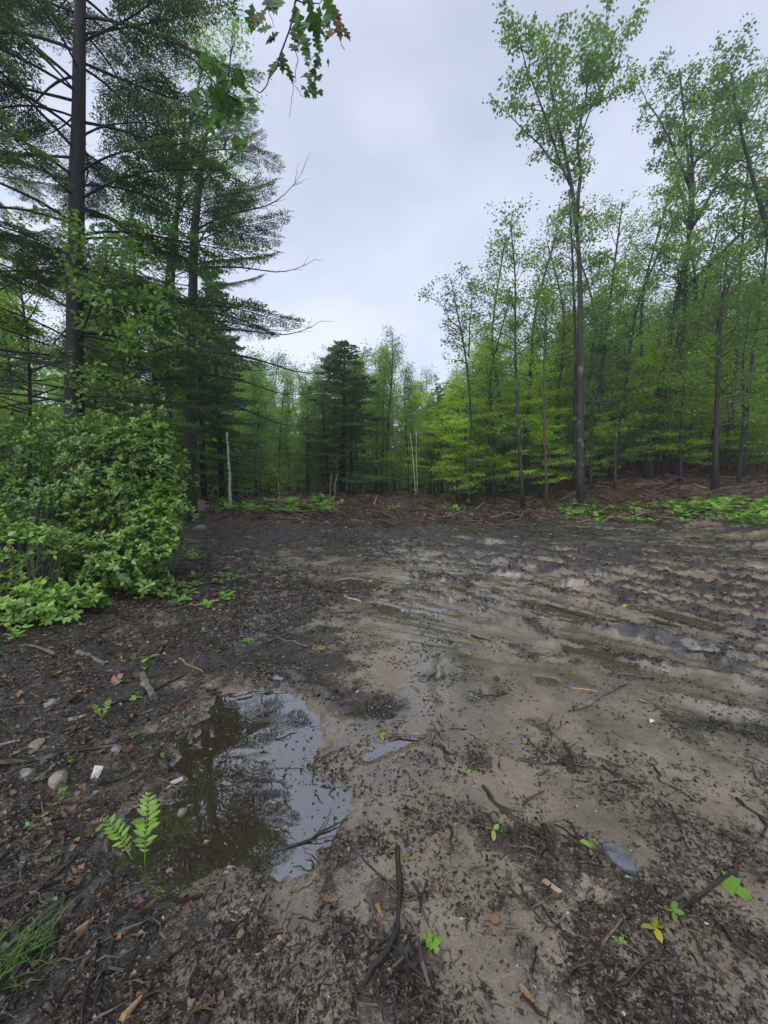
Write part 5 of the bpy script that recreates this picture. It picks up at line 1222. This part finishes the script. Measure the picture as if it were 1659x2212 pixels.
SL = {k: make_mesh('leaf', LEAF6*[1, 1.5, 1], [LEAF6Q, LEAF6T], M['fresh'], np.full(8, t), True) for k, t in (('g', .5), ('y', 1.0), ('l', .85))}
SLM = {k: lobed_mesh('leaf', LM, 'fresh', t) for k, t in (('g', .5), ('y', 1.0), ('l', .8))}
STM = MB(); tube([[0, 0, -.2], [.03, 0, .5], [0, .02, 1]], [.03, .022, .015], 5, 0, True, .2, STM); STEM = STM.mesh('stem', M['fresh'])
def seedling(dx, dy, sz, label, nleaf=3, col='g', kind='e', hgt=.6, group=None, xy=None):
    p = gpt(dx, dy) if xy is None else np.array([xy[0], xy[1], max(H(*xy), -.012)])
    sz *= .86
    e = link('seedling', None, loc=p, label=label, cat='seedling', group=group); a0 = rnd.uniform(0, 6)
    s = link('stem', STEM, e); s.scale = (sz*.5, sz*.5, sz*hgt)
    for i in range(nleaf):
        o = link('leaf', (SL if kind == 'e' else SLM)[col], e, loc=(0, 0, sz*hgt)); o.rotation_euler = (rnd.gauss(0, .25), rnd.uniform(-.35, .45), a0+i*2*PI/nleaf+rnd.gauss(0, .25)); o.scale = (sz*rnd.uniform(.8, 1.15),)*3
seedling(1415, 2030, .055, 'large yellow-leaved seedling in the right foreground', 4, 'y', 'e', .3)
seedling(1455, 1985, .045, 'green leafy sprig behind the large yellow seedling', 4, 'g', 'e', .3)
seedling(1335, 2045, .04, 'pale green seedling left of the large yellow one', 3, 'l', 'm', .2)
seedling(1278, 1842, .055, 'yellow-green sprig left of the blue-grey slate', 4, 'l', 'e', .2)
seedling(935, 2040, .045, 'upper leaves of a yellow-green seedling right of the long black stick', 5, 'l', 'm', .35)
seedling(822, 1590, .045, 'small yellow-green sprout on the wet sand right of the puddle', 4, 'l', 'e', .2)
seedling(885, 1262, .09, 'tiny upright seedling beyond the puddles', 3, 'g', 'm', .9)
seedling(1355, 1318, .09, 'small upright yellow-green seedling among the ruts', 3, 'l', 'e', .8)
seedling(535, 1385, .075, 'bright green seedling on the debris right of the bush', 3, 'g', 'm', .4)
seedling(692, 1352+52, .055, 'yellow-green seedling above the puddle', 3, 'l', 'm', .4)
seedling(1066, 1810, .045, 'upright yellowing sprout beside the bark strip', 3, 'l', 'e', .9)
seedling(1015, 1665, .045, 'green sprout in the dark clump on the sand', 3, 'g', 'e', .2)
seedling(295, 1510, .06, 'toothed yellow-green leaf sprout near the split log piece', 2, 'l', 'm', .5)
seedling(440, 1372, .06, 'drooping green seedling at the foot of the bush', 3, 'g', 'm', .5)
seedling(875, 1855, .025, 'tiny lime green sprout beside the long black stick', 3, 'l', 'e', .2)
seedling(320, 1430, .10, 'pale broken leafy shoot lying under the bush', 5, 'l', 'e', .15)
def flat_leaf(label, dx, dy, s, col, rz):
    p = gpt(dx, dy, .006); o = link('green_leaf', SLM[col], loc=p, label=label, cat='leaf'); o.rotation_euler = (.15, -.1, rz); o.scale = (s,)*3
flat_leaf('fallen pale green maple leaf at the right edge of the foreground', 1555, 1905, .10, 'g', -1.0)
flat_leaf('fallen green leaf on the rut left of the white quartz', 1235, 1478-22, .05, 'g', .4)
def sd_many(n, y0, y1, dens, sz, label, group, cols='ggl'):
    x, y = scatter(n, y0, y1, dens, .9, 1.0)
    for i in range(n):
        zt = zone_of(x[i], y[i]); seedling(0, 0, sz*rnd.uniform(.6, 1.3)*(.7+.12*y[i]), label+' '+zt, rnd.choice((2, 3, 4)), rnd.choice(cols), rnd.choice('em'), rnd.uniform(.2, .7), group+' '+zt, (x[i], y[i]))
sd_many(70, 1.3, 6, lambda x, y: np.exp(-((x+2.2)/1.1)**2)*np.where(in_water(x, y), .1, 1), .03, 'little green seedling', 'little seedlings')
sd_many(45, 3, 13, lambda x, y: .25+.5*(x > 2), .03, 'sparse yellow-green sprout', 'sparse sprouts', 'lly')
sd_many(110, 12.5, 20, lambda x, y: .5+0*x, .035, 'leafy green sprout', 'leafy sprouts', 'ggl')

# grass tuft at the bottom-left corner
mb = MB(); c = gpt(20, 2090)
for i in range(90):
    a = rng.uniform(0, 2*PI); l = rng.uniform(.05, .12); q = np.array([rng.normal(0, .05), rng.normal(0, .05), 0]); u = np.linspace(0, 1, 4)[:, None]
    d = np.array([math.cos(a)*.5+.3, math.sin(a)*.5+.2, 1.]); P = q+d*l*u+np.array([d[0], d[1], -1.2])*l*.5*u**2
    wv = np.array([-math.sin(a), math.cos(a), 0])*.0018; V = np.vstack([P[:3]-wv, P[:3]+wv, P[3:]])
    mb.add(V, [[0, 3, 4, 1], [1, 4, 5, 2]], [[2, 5, 6]], 0.)
link('grass_tuft', mb.mesh('grass_tuft', M['maple']), loc=c, label='tuft of dark green grass at the bottom left corner', cat='grass')

HZ = bpy.data.materials.new('haze'); HZ.use_nodes = True; _t = HZ.node_tree; _t.nodes.clear(); _o = _t.nodes.new('ShaderNodeOutputMaterial'); _v = _t.nodes.new('ShaderNodeVolumePrincipled')
_v.inputs['Color'].default_value = (.90, .94, 1, 1); _v.inputs['Density'].default_value = .0017; _v.inputs['Anisotropy'].default_value = .2; _t.links.new(_v.outputs[0], _o.inputs['Volume'])
_b = np.array([[x, y, z] for z in (-9, 32) for y in (-25, 130) for x in (-130, 130)], float)
link('haze', make_mesh('haze', _b, [np.array([[0, 2, 3, 1], [4, 5, 7, 6], [0, 1, 5, 4], [2, 6, 7, 3], [0, 4, 6, 2], [1, 3, 7, 5]])], HZ), kind='stuff', label='thin damp air between the camera and the far trees')

print('tris (unique meshes):', sum(sum(len(p.vertices)-2 for p in m.polygons) if len(m.polygons) < 2000 else len(m.loops)-2*len(m.polygons) for m in bpy.data.meshes), 'objects', len(SC.objects))
